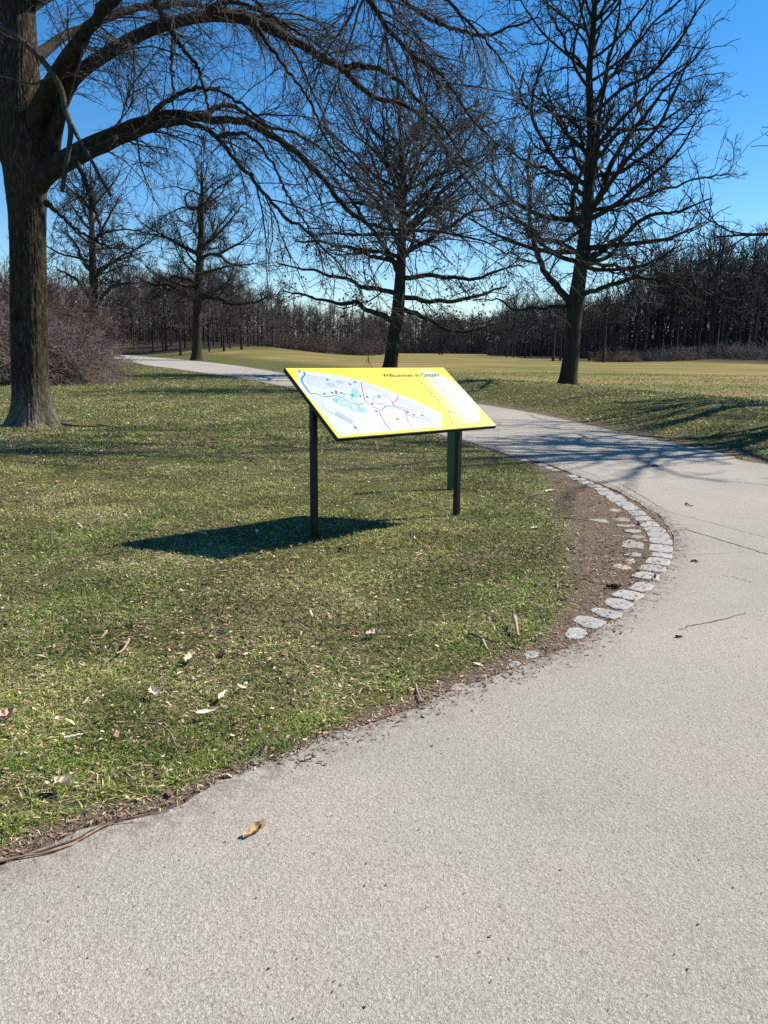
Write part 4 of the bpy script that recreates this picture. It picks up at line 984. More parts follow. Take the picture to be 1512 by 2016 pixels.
for i, (x, y) in enumerate([(725, 210), (752, 237), (782, 263), (808, 291), (835, 318), (862, 345), (887, 373), (912, 401)]):
    L0 = to_loc(plane_pt(*Bc(x, y))); pr.rect(L0[0] - .008, L0[1] - .009, .017, .018, GT2, .002); strokes(x + 28, y, x + 28 + rr.uniform(35, 70), y - 1, .006, GT2, conv=Bc)
for i in range(6): strokes(815 + i * 10, 466 + i * 10, 1100 + i * 8, 460 + i * 10, .005, (.26, .30, .20), conv=Bc)
for i in range(4): strokes(910 + i * 14, 578 + i * 16, 1190 + i * 4, 555 + i * 17, .005, (.26, .32, .26), conv=Bc)
strokes(925, 678, 1150, 656, .005, GT, conv=Bc)
for (x, y, cl) in [(890, 545, GR), (935, 548, GT2), (995, 538, (.30, .28, .55)), (918, 662, GR), (1180, 653, GT2)]:
    L0 = to_loc(plane_pt(*Bc(x, y))); pr.rect(L0[0] - .02, L0[1] - .008, .04, .016, cl, .002)
strokes(1020, 540, 1080, 534, .006, GT2, conv=Bc)
pr.out('small_print')
# title
cu = bpy.data.curves.new('title_text', 'FONT'); cu.body = 'Willkommen im Ostpark'; cu.size = 1.0; cu.space_character = 1.0; cu.offset = 0.014
to = bpy.data.objects.new('title_text', cu); sc.collection.objects.link(to)
bpy.context.view_layer.update()
tm = bpy.data.meshes.new_from_object(to.evaluated_get(bpy.context.evaluated_depsgraph_get()))
bpy.data.objects.remove(to)
tv = np.array([v.co[:] for v in tm.vertices]); tw = tv[:, 0].max() - tv[:, 0].min()
pa = to_loc(plane_pt(*Bc(192, 176))); pb = to_loc(plane_pt(*Bc(800, 168))); pcap = to_loc(plane_pt(*Bc(190, 141)))
sx = (pb[0] - pa[0]) / tw; sy = abs(pcap[1] - pa[1]) / 0.70 * 1.12
tv2 = np.array([from_loc(pa[0] + (v[0] - tv[:, 0].min()) * sx, pa[1] + (pb[1] - pa[1]) * (v[0] / tw) - v[1] * sy, .0009) for v in tv]) - parent_loc(panel)
tm.vertices.foreach_set('co', tv2.astype(np.float32).ravel()); tm.update(); tm.name = 'title_text'
tm.materials.clear(); tm.materials.append(flat_mat('title_ink', (.02, .022, .02), .5, .2))
t_o = bpy.data.objects.new('title_text', tm); sc.collection.objects.link(t_o); t_o.parent = panel
# posts: square steel tubes, ending under the panel
def post_box(bag, x, y, s, z0, rot):
    c_, s_ = math.cos(rot), math.sin(rot); V = []
    for zk in (0, 1):
        for dx, dy in ((-s, -s), (s, -s), (s, s), (-s, s)):
            px_, py_ = x + dx * c_ - dy * s_, y + dx * s_ + dy * c_
            zt = o0[2] - (nv[0] * (px_ - o0[0]) + nv[1] * (py_ - o0[1])) / nv[2] - (TH - .004) / nv[2]
            V.append([px_, py_, z0 if zk == 0 else zt])
    bag.add(np.array(V), np.array([[0, 3, 2, 1], [4, 5, 6, 7], [0, 1, 5, 4], [1, 2, 6, 5], [2, 3, 7, 6], [3, 0, 4, 7]]))
rot = math.atan2(exv[1], exv[0])
for (u, v) in ((619, 1058), (898, 1016)):
    p_ = gp(u, v); g = Bag(); post_box(g, p_[0], p_[1], 0.024, -.1, rot + .0)
    po = part('post', *g.out(), M_BLACK, sgn); mb = po.modifiers.new('b', 'BEVEL'); mb.width = .003; mb.segments = 2
for (a_, b2) in ((.10, .0), (.90, .0)):
    g = Bag(); slab(g, (a_ - .5) * BW - .02, (a_ - .5) * BW + .02, -hh * .7, hh * .8, -TH - .022, -TH - .003)
    part('support_rail', *g.out(), M_BLACK, sgn)

# green post behind the board
gq = gp(887, 963); gs = thing('green_post', 'flat dark green metal post in the lawn behind the map board', 'post', (gq[0], gq[1], 0))
g = Bag(); gw = 0.062; zt = at(890, 780, gq[1])[2]
prof = [(-.02, .038), (.16, .040), (.24, .048), (zt, .056)]
V = []
for z, wv in prof:
    for dx, dy in ((-wv, -.03), (wv, -.03), (wv, .03), (-wv, .03)): V.append([gq[0] + dx, gq[1] + dy, z])
Fq = [[0, 3, 2, 1], [12, 13, 14, 15]]
for k in range(3):
    for s in range(4): Fq.append([k * 4 + s, k * 4 + (s + 1) % 4, k * 4 + 4 + (s + 1) % 4, k * 4 + 4 + s])
g.add(np.array(V), np.array(Fq)); po = part('post_body', *g.out(), flat_mat('green_paint', (0.003, 0.095, 0.032), .45, .5, 0, .2, 12), gs)
mb = po.modifiers.new('b', 'BEVEL'); mb.width = .006; mb.segments = 2
g = Bag(); box(g, gq[0] - .07, gq[0] + .07, gq[1] - .042, gq[1] + .042, zt + .002, zt + .02); part('cap', *g.out(), flat_mat('dark_green_paint', (0.004, 0.05, 0.028), .5), gs)

# ------------------------------------------------------------------ granite setts along the curve
def granite(name, base):
    m, nt, b = new_mat(name); P = coords(nt, 'Object')
    n = noise(nt, 260, 5, .7, P); n2 = noise(nt, 14, 4, .6, P)
    info = node(nt, 'ShaderNodeObjectInfo')
    c = ramp(nt, n.outputs[0], [(.32, tuple(x * .62 for x in base)), (.5, base), (.68, tuple(min(1, x * 1.2) for x in base))]).outputs[0]
    c = mix(nt, c, ramp(nt, n2.outputs[0], [(.35, (.78, .75, .70)), (.6, (1, 1, 1))]).outputs[0], 1.0, 'MULTIPLY')
    c = mix(nt, c, ramp(nt, info.outputs['Random'], [(0, (.88, .88, .9)), (1, (1.06, 1.05, 1.02))]).outputs[0], 1.0, 'MULTIPLY')
    nt.links.new(c, b.inputs['Base Color']); b.inputs['Roughness'].default_value = .8; b.inputs['Specular IOR Level'].default_value = .25
    bump(nt, b, noise(nt, 90, 6, .7, P).outputs[0], .5, .006)
    return m
M_GRAN = granite('granite', (.385, .375, .345)); M_GRANW = granite('warm_granite', (.47, .40, .31)); M_GRAND = granite('dusty_granite', (.36, .32, .27))
def K4(x, y): return (980 + x / 2.842, 860 + y / 2.842)
SETTS = [
 [(372, 1102), (400, 1066), (445, 1060), (492, 1078), (500, 1100), (480, 1122), (430, 1130), (385, 1120)],
 [(412, 1022), (450, 998), (510, 1000), (608, 1030), (606, 1046), (545, 1072), (480, 1060)],
 [(510, 966), (545, 952), (625, 962), (706, 984), (694, 1003), (645, 1018), (575, 1003)],
 [(588, 925), (620, 897), (700, 905), (762, 928), (752, 945), (705, 966), (640, 955)],
 [(624, 884), (690, 853), (765, 862), (824, 880), (808, 897), (766, 915), (700, 903)],
 [(728, 848), (775, 808), (830, 810), (876, 824), (862, 850), (805, 868)],
 [(740, 776), (785, 750), (845, 753), (908, 770), (896, 801), (838, 796)],
 [(776, 738), (812, 712), (880, 714), (945, 727), (940, 753), (865, 752)],
 [(818, 702), (842, 673), (905, 676), (970, 686), (964, 719), (890, 714)],
 [(845, 664), (864, 643), (920, 645), (981, 655), (979, 681), (910, 674)],
 [(840, 632), (848, 598), (915, 600), (981, 610), (981, 648), (905, 643)],
 [(843, 590), (842, 562), (905, 561), (962, 566), (981, 582), (978, 605)],
 [(836, 558), (830, 530), (890, 528), (944, 533), (965, 552), (963, 565)],
 [(824, 526), (810, 504), (870, 502), (926, 508), (943, 524), (941, 531)],
 [(800, 502), (778, 476), (830, 470), (883, 472), (908, 492), (906, 501)],
 [(768, 469), (748, 446), (800, 441), (850, 443), (873, 460), (870, 467)],
 [(748, 440), (722, 416), (768, 411), (812, 413), (836, 430), (834, 437)],
 [(712, 409), (688, 390), (730, 386), (776, 386), (802, 400), (800, 407)],
 [(670, 386), (648, 366), (695, 361), (742, 362), (766, 378), (763, 384)],
 [(630, 361), (594, 330), (640, 324), (692, 324), (724, 350), (720, 358)],
 [(574, 326), (550, 306), (595, 302), (638, 303), (661, 316), (658, 322)],
 [(552, 301), (535, 286), (570, 283), (606, 285), (629, 296), (626, 300)],
 [(511, 281), (487, 266), (520, 262), (560, 263), (585, 276), (580, 281)],
 [(463, 262), (442, 248), (478, 244), (516, 245), (540, 257), (536, 261)],
 [(427, 244), (406, 232), (440, 229), (480, 230), (500, 240), (497, 244)],
 [(402, 226), (386, 215), (410, 212), (432, 213), (450, 222), (446, 226)],
 [(302, 190), (295, 183), (325, 181), (350, 183), (354, 188)],
 [(272, 177), (260, 168), (280, 165), (302, 167), (316, 176)],
 [(234, 163), (216, 151), (245, 149), (272, 152), (286, 162)],
 [(135, 135), (120, 123), (142, 121), (162, 124), (186, 135)],
 [(72, 107), (50, 93), (75, 91), (102, 96), (120, 107)],
]
ORD = ['first', 'second', 'third', 'fourth', 'fifth', 'sixth', 'seventh', 'eighth', 'ninth', 'tenth', 'eleventh', 'twelfth', 'thirteenth', 'fourteenth', 'fifteenth', 'sixteenth', 'seventeenth', 'eighteenth', 'nineteenth', 'twentieth', 'twenty-first', 'twenty-second', 'twenty-third', 'twenty-fourth', 'twenty-fifth', 'twenty-sixth', 'twenty-seventh', 'twenty-eighth', 'twenty-ninth', 'thirtieth', 'thirty-first']
def make_sett(pts, label, group, mat, top=0.016, conv=K4, seed=0, name='granite_sett'):
    r = np.random.default_rng(seed)
    Pq = np.array([gp(*conv(*p), z=top)[:2] for p in pts]); c = Pq.mean(0)
    Q_ = np.vstack([Pq, Pq[:1]]); ks = np.linspace(0, len(pts), 6 * len(pts) + 1)[:-1]
    Pq = np.stack([np.interp(ks, np.arange(len(pts) + 1), Q_[:, j]) for j in (0, 1)], 1)
    Pq = c + (Pq - c) * (.965 if 8 <= seed <= 26 else 1.0)
    for _ in range(1): Pq = .25 * np.roll(Pq, 1, 0) + .5 * Pq + .25 * np.roll(Pq, -1, 0)
    n = len(Pq); rings_ = []
    Pq = Pq + r.normal(size=Pq.shape) * .0013
    tilt = r.normal(size=2) * .012
    for (ins_, z) in ((0.0, -.06), (0.0, top - .006), (.002, top - .002), (.006, top - .0004), (.03, top), (.06, top)):
        d = c - Pq; dl = np.linalg.norm(d, axis=1, keepdims=True); Q = Pq + d / dl * np.minimum(ins_, dl * .8)
        zz = z + (Q - c) @ tilt + (r.normal(size=n) * .0005 if ins_ > .003 else 0)
        rings_.append(np.column_stack([Q, zz]))
    V = np.vstack(rings_ + [np.array([[c[0], c[1], top + .001]])]); F4 = []
    for k in range(5):
        for i in range(n): F4.append([k * n + i, k * n + (i + 1) % n, (k + 1) * n + (i + 1) % n, (k + 1) * n + i])
    F3 = [[5 * n + i, 5 * n + (i + 1) % n, 6 * n] for i in range(n)]
    V = V; F4 = np.array(F4); F3 = np.array(F3)
    e1 = Pq[1] - Pq[0]; e2 = c - Pq[0]
    if e1[0] * e2[1] - e1[1] * e2[0] < 0: F4 = F4[:, ::-1]; F3 = F3[:, ::-1]
    o = mesh_np(name, V, [F3, F4], mat, smooth=False, loc=(c[0], c[1], 0))
    tag(o, label, 'paving stone', group)
    return o
for i, s in enumerate(SETTS):
    lab = f'pale granite sett in the curved kerb row, {ORD[i]} from the near end'
    if i == 0: lab = 'rounded pale granite sett ending the kerb row nearest the camera'
    if i == 5: lab = 'granite sett sprinkled with dark crumbs, sixth from the near end of the kerb row'
    if i == 4: lab = 'granite sett with a dark clod on its inner corner, fifth in the kerb row'
    if i >= 26: lab = f'low granite sett where the kerb row fades into soil, {ORD[i]} from the near end'
    make_sett(s, lab, 'granite setts of the curved kerb row', M_GRAN, .011 if i < 26 else .009, seed=i)
S2 = [([(688, 608), (700, 585), (728, 573), (770, 578), (818, 598), (815, 626), (760, 622), (700, 615)], M_GRAND, 'widest dusty sett of the buried inner row, beside the middle of the kerb row'),
      ([(497, 440), (520, 434), (560, 440), (600, 455), (626, 470), (615, 480), (560, 474), (505, 460)], M_GRAND, 'buried sett lying farthest inside the soil, away from the kerb row'),
      ([(640, 462), (655, 450), (700, 450), (738, 458), (738, 470), (690, 472)], M_GRAND, 'half-buried sett behind the eighteenth stone of the kerb row'),
      ([(700, 662), (720, 648), (770, 645), (806, 652), (803, 666), (750, 668)], M_GRAND, 'soil-strewn sett just nearer than the widest one of the inner row'),
      ([(704, 694), (728, 680), (762, 681), (770, 692), (760, 706), (730, 708)], M_GRANW, 'small warm-toned sett above the yellowish one in the soil'),
      ([(642, 718), (665, 709), (700, 710), (748, 728), (742, 739), (700, 740), (655, 732)], M_GRANW, 'yellowish sett nearest the camera in the buried inner row'),
      ([(620, 408), (640, 400), (682, 402), (692, 413), (660, 418), (632, 416)], M_GRAND, 'farthest sett of the buried inner row, mostly under wood chips'),
      ([(705, 520), (740, 514), (800, 520), (802, 530), (750, 534), (712, 530)], M_GRAND, 'dirt-covered sett of the inner row next to the thirteenth kerb stone'),
      ([(735, 555), (760, 548), (822, 553), (822, 562), (780, 566), (742, 563)], M_GRAND, 'thin strip of sett showing above the widest one of the inner row'),
      ([(660, 490), (700, 484), (765, 488), (768, 498), (710, 504), (668, 500)], M_GRAND, 'sett of the inner row showing only as a strip amid wood chips'),
      ([(140, 1212), (155, 1196), (190, 1189), (232, 1202), (238, 1212), (220, 1230), (180, 1237), (150, 1228)], M_GRAN, 'lone pale sett in the soil just below the near end of the kerb row'),
      ([(53, 1268), (80, 1252), (115, 1254), (140, 1265), (112, 1278), (82, 1286), (58, 1280)], M_GRAN, 'bluish flat sett left of the lone pale one by the path edge')]
for i, (s, mt, lab) in enumerate(S2): make_sett(s, lab, 'stray and half-buried setts', mt, .008, seed=60 + i)
ab = lambda x, y: (x, y)
for i, (s, lab) in enumerate([([(884, 1352), (898, 1343), (916, 1344), (918, 1352), (902, 1358), (888, 1358)], 'small stone fragment in the path edge, left of a tiny white one'),
                              ([(944, 1330), (952, 1326), (964, 1328), (960, 1336), (948, 1337)], 'tiny white stone fragment in the path edge below the bluish sett'),
                              ([(488, 1490), (502, 1480), (520, 1479), (527, 1486), (512, 1500), (495, 1502)], 'grey stone showing in the soil beside the grass tuft at the near path edge')]):
    make_sett(s, lab, 'stray and half-buried setts', M_GRAND, .006, ab, 90 + i)

# ------------------------------------------------------------------ grass, straw, wood chips and leaf litter
rng = np.random.default_rng(77)
def scatter(n, r0, r1, a0, a1):
    """points by area density ~ 1/r^2 so that near turf is as fine as the eye can see"""
    r = r0 * (r1 / r0) ** rng.random(n); a = np.radians(rng.uniform(a0, a1, n))
    return r * np.sin(a), r * np.cos(a), r
GVn, GFn, GCn, gcount = [], [], [], 0
def blades(x, y, h, wd, lean, col, seg2):
    """bent flat blades; lean = horizontal reach as a share of the height"""
    global gcount
    n = len(x); z = height(x, y) + (fbm(x, y, 1.3, 4, 5) - .5) * .05 * smooth01(np.minimum(dist_poly(x, y, inner_d), dist_poly(x, y, outer_d)) / .5) - .004
    a = rng.uniform(0, 6.283, n); d = np.stack([np.cos(a), np.sin(a)], 1); s = np.stack([-d[:, 1], d[:, 0]], 1) * (wd / 2)[:, None]
    tw = rng.uniform(-.6, .6, n); s = s * np.cos(tw)[:, None] + d * (wd / 2 * np.sin(tw))[:, None]
    B = np.stack([x, y], 1); h1 = h * .6; R1 = d * (h * lean * .38)[:, None]; R2 = d * (h * lean)[:, None]
    V = np.zeros((n, 5, 3))
    V[:, 0, :2] = B - s; V[:, 1, :2] = B + s; V[:, 0, 2] = V[:, 1, 2] = z
    V[:, 2, :2] = B + R1 - s * .8; V[:, 3, :2] = B + R1 + s * .8; V[:, 2, 2] = V[:, 3, 2] = z + h1 / np.sqrt(1 + .3 * lean ** 2)
    V[:, 4, :2] = B + R2; V[:, 4, 2] = z + h / np.sqrt(1 + 1.2 * lean ** 2)
    i = np.arange(n)[:, None] * 5
    F3 = np.vstack([i + [0, 1, 3], i + [0, 3, 2], i + [2, 3, 4]])
    GVn.append(V.reshape(-1, 3)); GFn.append(F3 + gcount); GCn.append(np.repeat(col, 5, 0)); gcount += 5 * n
def turf(n, r0, r1, a0, a1, hs, ws, keep_far=False):
    x, y, r = scatter(n, r0, r1, a0, a1)
    k = ~inside(x, y); x, y, r = x[k], y[k], r[k]
    d_in, d_out, by = dist_poly(x, y, inner_d), dist_poly(x, y, outer_d), beyond(x, y)
    dm = dirt_amount(x, y, d_in, d_out, by)
    patch = fbm(x, y, .9, 4, 11); bare = fbm(x, y, 2.7, 4, 21)
    keep = rng.random(len(x)) < np.clip(1.12 - 1.25 * dm, .04, 1) * np.clip(1.45 - 1.5 * smooth01((bare - .52) / .16), .14, 1)
    x, y, r, patch, dm, by, d_out = [q[keep] for q in (x, y, r, patch, dm, by, d_out)]
    n = len(x)
    hgt = hs * (.55 + .9 * rng.random(n)) * (.7 + .8 * fbm(x, y, 3.1, 3, 31)) * (1 - .45 * dm)
    straw = rng.random(n) < (.46 + .24 * smooth01((.54 - patch) / .14) + .35 * dm)
    g0 = np.array([.05, .105, .010]); g1 = np.array([.19, .24, .036]); g2 = np.array([.29, .285, .07])
    t = rng.random((n, 1)); u = smooth01((fbm(x, y, .55, 3, 41) - .35) / .3)[:, None]
    col = (g0 * (1 - t) + g1 * t) * (1 - .5 * u) + g2 * (.5 * u)
    st = np.array([.60, .50, .29]) * (.22 + 1.0 * rng.random((n, 1)) ** 1.3); st = st * np.array([1, .97, .9])
    col = np.where(straw[:, None], st, col) * (.55 + .9 * rng.random((n, 1)) ** 1.2) * (.72 + .56 * smooth01((fbm(x, y, 2.2, 4, 61) - .3) / .4))[:, None]
    lean = np.where(straw, rng.uniform(1.0, 4.5, n), rng.uniform(.3, 2.2, n))
    hgt = np.where(straw, hgt * .8, hgt)
    blades(x, y, hgt, ws * (.6 + .8 * rng.random(n)) * (r / r0) ** .55, lean, col, True)
turf(370000, 1.6, 5.5, -46, 18, .031, .0033)
turf(260000, 5.5, 12, -43, 28, .036, .0060)
turf(185000, 12, 26, -38, 34, .052, .0125)
turf(100000, 26, 60, -34, 34, .060, .024)
# tuft at the path edge
tq = gp(543, 1478); a = rng.normal(size=(90, 2)) * .035
blades(tq[0] + a[:, 0], tq[1] + a[:, 1], rng.uniform(.04, .085, 90), np.full(90, .004), rng.uniform(.3, 1.6, 90), np.tile([.09, .15, .03], (90, 1)) * rng.uniform(.6, 1.6, (90, 1)), True)
gr = mesh_np('grass', np.vstack(GVn), np.vstack(GFn), M_GRASS, col=np.vstack(GCn))
tag(gr, 'short matted spring grass mixed with dead straw on the lawn and verge', 'grass', kind='stuff')

# chips / litter: small flat slivers and curled leaf scraps
def scraps(x, y, s, asp, col, lift=.01):
    n = len(x); a = rng.uniform(0, 6.283, n); d = np.stack([np.cos(a), np.sin(a)], 1); p = np.stack([-d[:, 1], d[:, 0]], 1)
    z = height(x, y) + .004 + rng.random(n) * lift; tl = rng.normal(size=n) * .5; cu = rng.uniform(-.3, .6, n) * s
    B = np.stack([x, y], 1); L = d * s[:, None] / 2; Wd = p * (s * asp)[:, None] / 2
    V = np.zeros((n, 6, 3))
    for k, (l, w_) in enumerate([(-1, -.6), (-1, .6), (0, -1), (0, 1), (1, -.4), (1, .4)]):
        V[:, k, :2] = B + L * l + Wd * w_
        V[:, k, 2] = z + np.abs(l) * cu * .3 + l * tl * s * .22 + w_ * rng.normal(size=n) * s * asp * .22
    V[:, :, 2] = np.maximum(V[:, :, 2], height(x, y)[:, None] + .0065)
    i = np.arange(n)[:, None] * 6
    return V.reshape(-1, 3), np.vstack([i + [0, 1, 3, 2], i + [2, 3, 5, 4]]), np.repeat(col, 6, 0)
lb, lc = Bag(), []
def add_scraps(*a, **k):
    v, f, c = scraps(*a, **k); lb.add(v, f); lc.append(c)
BR = np.array([[.30, .20, .13], [.42, .31, .21], [.20, .125, .08], [.55, .44, .32], [.12, .08, .055], [.36, .25, .18]])
# 1. wood chips in the bare soil inside the curve and along edges
x, y, r = scatter(200000, 2.0, 17, -40, 28)
k = ~inside(x, y); x, y, r = x[k], y[k], r[k]
dm = dirt_amount(x, y, dist_poly(x, y, inner_d), dist_poly(x, y, outer_d), beyond(x, y))
k = rng.random(len(x)) < dm ** 1.5; x, y, r = x[k], y[k], r[k]; n = len(x)
add_scraps(x, y, rng.uniform(.006, .028, n) * (r / 5) ** .3, rng.uniform(.08, .3, n), BR[rng.integers(0, 6, n)] * rng.uniform(.45, 1.1, (n, 1)), lift=.008)
# 2. leaf scraps through the lawn, in drifts
x, y, r = scatter(180000, 1.8, 34, -44, 33)
k = ~inside(x, y); x, y, r = x[k], y[k], r[k]
k = rng.random(len(x)) < .16 + .55 * smooth01((fbm(x, y, 1.6, 4, 51) - .50) / .14); x, y, r = x[k], y[k], r[k]; n = len(x); drift = smooth01((fbm(x, y, 1.6, 4, 51) - .50) / .14)[:, None]
add_scraps(x, y, rng.uniform(.006, .026, n) * (1 + 1.0 * (rng.random(n) < .06)) * (r / 4) ** .45, rng.uniform(.15, .6, n), BR[rng.integers(0, 6, n)] * np.array([1.15, 1.1, 1.05]) * rng.uniform(.6, 1.3, (n, 1)) * (1 - .55 * drift * (rng.random((n, 1)) < .75)), lift=.03)
# 3. crumbs on the asphalt
x, y, r = scatter(2600, 1.3, 16, -30, 30); k = inside(x, y); x, y, r = x[k], y[k], r[k]
k = rng.random(len(x)) < .16 + .84 * np.exp(-dist_poly(x, y, inner_d) / .13); x, y = x[k], y[k]; n = len(x)
add_scraps(x, y, rng.uniform(.003, .010, n), rng.uniform(.3, .8, n), BR[rng.integers(0, 6, n)] * rng.uniform(.15, .6, (n, 1)), lift=.003)
# crumbs over the edge of the asphalt and around the setts
i = rng.integers(60, 560, 9000); off = np.abs(rng.normal(size=9000)) * .07 - .03
pp = inner_s[i] + nrm[i] * (-off[:, None]) + rng.normal(size=(9000, 2)) * .02; n = len(pp)
sgn_ = 1 if inside(np.array([(inner_s[300] + nrm[300] * .1)[0]]), np.array([(inner_s[300] + nrm[300] * .1)[1]]))[0] else -1
pp = inner_s[i] + nrm[i] * (sgn_ * off[:, None]) + rng.normal(size=(9000, 2)) * .015
add_scraps(pp[:, 0], pp[:, 1], rng.uniform(.005, .022, n), rng.uniform(.15, .6, n), BR[rng.integers(0, 6, n)] * rng.uniform(.4, 1.0, (n, 1)), lift=.004)
V, F_ = lb.out()
lit = mesh_np('leaf_litter', V, F_, M_LITTER, col=np.vstack(lc))
tag(lit, 'scattered dry leaf scraps, bark chips and crumbs on lawn, soil and path edge', 'leaf litter', kind='stuff')

# single fallen leaves and sticks one can point at
def leaf(u, v, L, Wd, rot, col, label, curl=.5, z=.008, seed=0, lobes=3):
    r = np.random.default_rng(seed); nx, ny = 22, 9; q = gp(u, v); V = []; C_ = []
    for i in range(nx):
        s = i / (nx - 1)
        wd = Wd * (math.sin(math.pi * min(1, s * .92 + .06)) ** .7) * (1 + .28 * math.sin(s * lobes * 6.283)) * (.9 + .2 * r.random())
        for j in range(ny):
            t = (j / (ny - 1) - .5) * 2
            hgt_ = .6 * curl * Wd * (t * t) * (.6 + .6 * s) + .07 * L * abs(s - .45) ** 1.4 * curl * 2 + r.normal() * .0012 + (.004 if False else 0) - .0015 * (abs(t) < .1)
            V.append([(s - .5) * L, t * wd / 2 * (1 - .25 * curl), z + max(hgt_, 0)]); k = .8 + .3 * r.random(); C_.append(np.array(col) * k * (1.25 if abs(t) < .12 else 1))
    V = np.array(V); c_, s_ = math.cos(rot), math.sin(rot)
    V = np.column_stack([V[:, 0] * c_ - V[:, 1] * s_ + q[0], V[:, 0] * s_ + V[:, 1] * c_ + q[1], V[:, 2] + hz(q[0], q[1])])
    i, j = np.meshgrid(np.arange(nx - 1), np.arange(ny - 1), indexing='ij')
    F = np.stack([i * ny + j, (i + 1) * ny + j, (i + 1) * ny + j + 1, i * ny + j + 1], -1).reshape(-1, 4)
    o = mesh_np('fallen_leaf', V, F, M_LITTER, col=np.array(C_), smooth=True, loc=(q[0], q[1], 0))
    return tag(o, label, 'leaf', 'single fallen leaves')
leaf(501, 1642, .085, .034, math.radians(48), (.46, .30, .15), 'curled brown leaf lying alone on the asphalt in the foreground', .9, .006, 1, 2)
leaf(124, 1562, .075, .050, math.radians(-20), (.78, .64, .44), 'pale cream leaf standing up in the grass at the lower left', .7, .035, 2)
leaf(408, 1415, .085, .032, math.radians(15), (.66, .58, .44), 'long pale leaf flat on the grass above the near path edge', .3, .03, 3, 1)
leaf(376, 1307, .08, .06, 1.2, (.58, .42, .30), 'buff leaf in the grass, left of centre of the lawn', .5, .03, 4)
leaf(305, 1378, .07, .05, 2.2, (.62, .52, .40), 'light leaf left above the long pale leaf', .6, .03, 5)
leaf(440, 1382, .075, .03, 1.3, (.66, .56, .38), 'narrow upright leaf right above the long pale leaf', .6, .03, 6, 1)
leaf(735, 1258, .075, .055, .4, (.60, .46, .34), 'buff leaf on the green grass right of the lawn centre', .5, .03, 7)
leaf(12, 1424, .08, .06, .8, (.52, .34, .25), 'reddish brown leaf at the left edge of the picture', .6, .03, 8)
leaf(1054, 1045, .08, .05, .2, (.70, .62, .50), 'pale leaf on the soil right of the board shadow', .5, .02, 9)
leaf(1085, 969, .11, .04, .1, (.66, .58, .48), 'long pale scrap on the bare soil near the far end of the setts', .3, .02, 10, 1)
def stick(pts, rad, col, label, name='stick', z=.012, group='fallen sticks', zs=None):
    P = spline(np.array([gp(*p)[:2] for p in pts]), 30); r = np.random.default_rng(len(label))
    zz = height(P[:, 0], P[:, 1]) + z + rad + np.abs(np.cumsum(r.normal(size=30)) * .0012)
    if zs: zz += np.interp(np.linspace(0, 1, 30), np.linspace(0, 1, len(zs)), zs)
    P3_ = np.column_stack([P, zz]); R = rad * (1 - .5 * np.linspace(0, 1, 30)) * (.85 + .3 * r.random(30))
    V, F = tubes(P3_[None], R[None], 7); c = P3_.mean(0)
    n = len(V); F = np.vstack([F, [[0, 6, 5, 1]], [[1, 5, 4, 2]], [[2, 4, 3, 3]]][:1]) if False else F
    o = mesh_np(name, V, F, M_LITTER, col=np.tile(col, (n, 1)) * r.uniform(.75, 1.2, (n, 1)), smooth=True, loc=(c[0], c[1], 0))
    return tag(o, label, 'stick', group)
stick([(923, 1256), (945, 1265), (978, 1275)], .007, (.10, .075, .06), 'straight dark stick lying on the grass edge above the stray setts', z=.02)
stick([(1011, 1238), (1015, 1252), (1020, 1267)], .013, (.36, .27, .18), 'short stout pale stick standing in the soil above the lone sett', z=.01, zs=[.05, .03, 0])
stick([(950, 1268), (955, 1280), (960, 1288)], .008, (.42, .33, .24), 'stubby light stick just under the straight dark one', z=.015)
stick([(1053, 1256), (1060, 1268), (1072, 1276), (1080, 1284)], .005, (.16, .11, .08), 'thin crooked twig right of the lone sett', z=.006)
stick([(280, 1441), (310, 1446), (335, 1462), (350, 1490), (372, 1500)],   .0045, (.22, .16, .11), 'crooked brown twig in the grass above the near path edge', z=.035)
stick([(255, 1272), (246, 1290), (230, 1306)], .008, (.34, .24, .15), 'short brown twig upright in the middle left grass', z=.03)
stick([(128, 1471), (145, 1468), (164, 1464)], .005, (.70, .62, .48), 'thin straw-pale stalk in the grass at the lower left', z=.035)
stick([(583, 1503), (600, 1501), (622, 1500)], .0035, (.08, .06, .05), 'tiny dark twig on the asphalt below the grass tuft', z=.002)
stick([(818, 1352), (822, 1370), (829, 1388)], .006, (.30, .22, .16), 'small twig across the soil edge in the middle of the path border', z=.008)
stick([(192, 838), (215, 842), (240, 846)], .02, (.22, .17, .13), 'thin fallen branch at the foot of the big left tree', z=.01)
stick([(120, 838), (150, 842), (200, 843)], .025, (.10, .08, .06), 'dark root-like branch lying right of the big left trunk', z=.01)
stick([(1072, 971), (1085, 968), (1098, 969)], .011, (.60, .54, .45), 'pale bark piece on the soil near the far setts', z=.008)
stick([(1110, 1022), (1135, 1026), (1160, 1030)], .005, (.12, .09, .07), 'thin dark twig on soil left of the inner setts', z=.012)
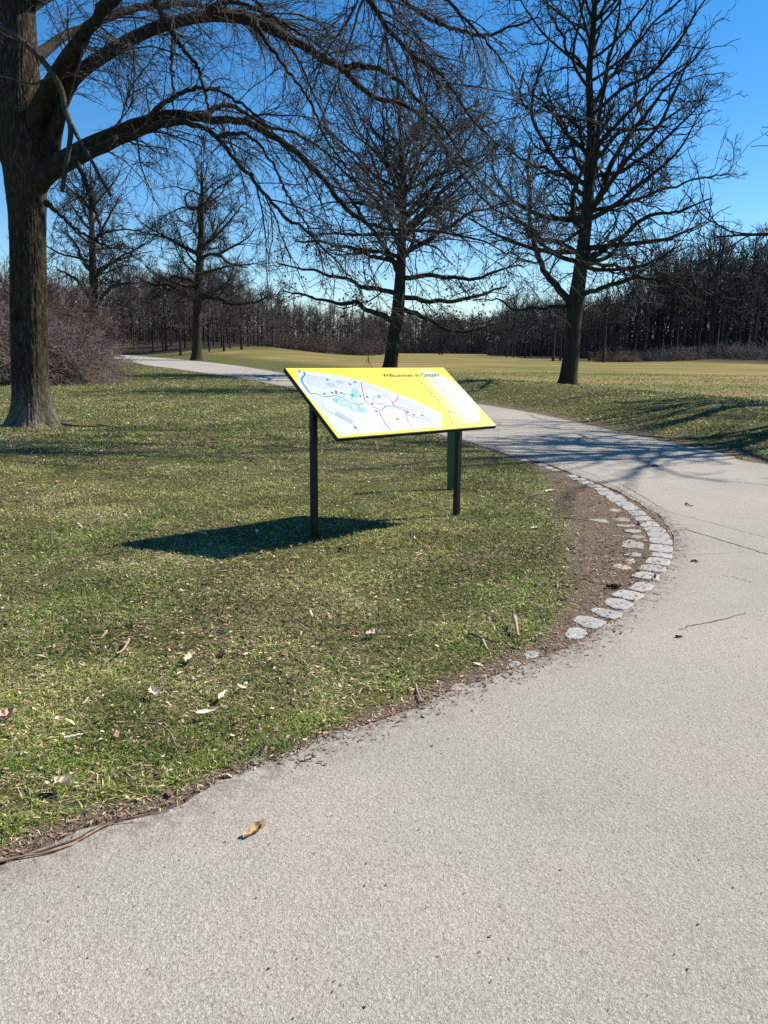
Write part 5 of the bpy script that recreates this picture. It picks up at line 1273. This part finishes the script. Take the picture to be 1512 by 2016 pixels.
stick([(1350, 993), (1356, 997), (1365, 998)], .007, (.07, .055, .045), 'dark twig on the asphalt right of the far setts', z=.002)
stick([(1361, 1107), (1368, 1106), (1374, 1109)], .008, (.07, .055, .045), 'small dark scrap on the asphalt right of the kerb row', z=.001)
stick([(1330, 1256), (1337, 1257), (1343, 1257)], .007, (.05, .04, .035), 'dark crumb-like twig on the asphalt under the short crack', z=.001)
stick([(1284, 919), (1290, 918), (1295, 920)], .014, (.05, .04, .035), 'dark scrap on the shadow-striped far part of the path', z=.001)
# peeled bark strips along the near edge
for i, (pts, cl, rd, lab) in enumerate([
  ([(-10, 1703), (50, 1692), (110, 1680), (165, 1655), (220, 1627), (270, 1612), (333, 1600)], (.24, .15, .10), .0038, 'long reddish dry stem following the near edge of the path'),
  ([(30, 1694), (100, 1674), (150, 1656), (200, 1632), (250, 1622), (285, 1620)], (.13, .09, .07), .0032, 'darker dry stem lying against the long reddish one'),
  ([(85, 1686), (140, 1668), (185, 1640), (215, 1628)], (.45, .32, .22), .003, 'short light brown stem crossing the two long ones at the path edge')]):
    stick(pts, rd, cl, lab, 'dry_stem', z=.004, group='dry stems on the near path edge')
cq = gp(1213, 1160)
r = np.random.default_rng(3); n = 14; bg = Bag()
for i in range(n):
    a = r.uniform(0, 6.28); c0 = np.array([cq[0] + r.normal() * .022, cq[1] + r.normal() * .012, .022]); s = r.uniform(.006, .014)
    u_ = np.linspace(0, np.pi, 5); w_ = np.linspace(0, 2 * np.pi, 7)[:-1]
    Vv = np.array([[math.sin(p) * math.cos(t), math.sin(p) * math.sin(t), math.cos(p)] for p in u_ for t in w_]) * s * r.uniform(.7, 1.3, (30, 1)) + c0
    bg.add(Vv, np.array([[k * 6 + j, (k + 1) * 6 + j, (k + 1) * 6 + (j + 1) % 6, k * 6 + (j + 1) % 6] for k in range(4) for j in range(6)]))
tag(mesh_np('soil_clod', *bg.out(), flat_mat('clod', (.03, .022, .016), .95, .1)), 'dark crumbly clod on the inner corner of the fifth kerb sett', 'clod')
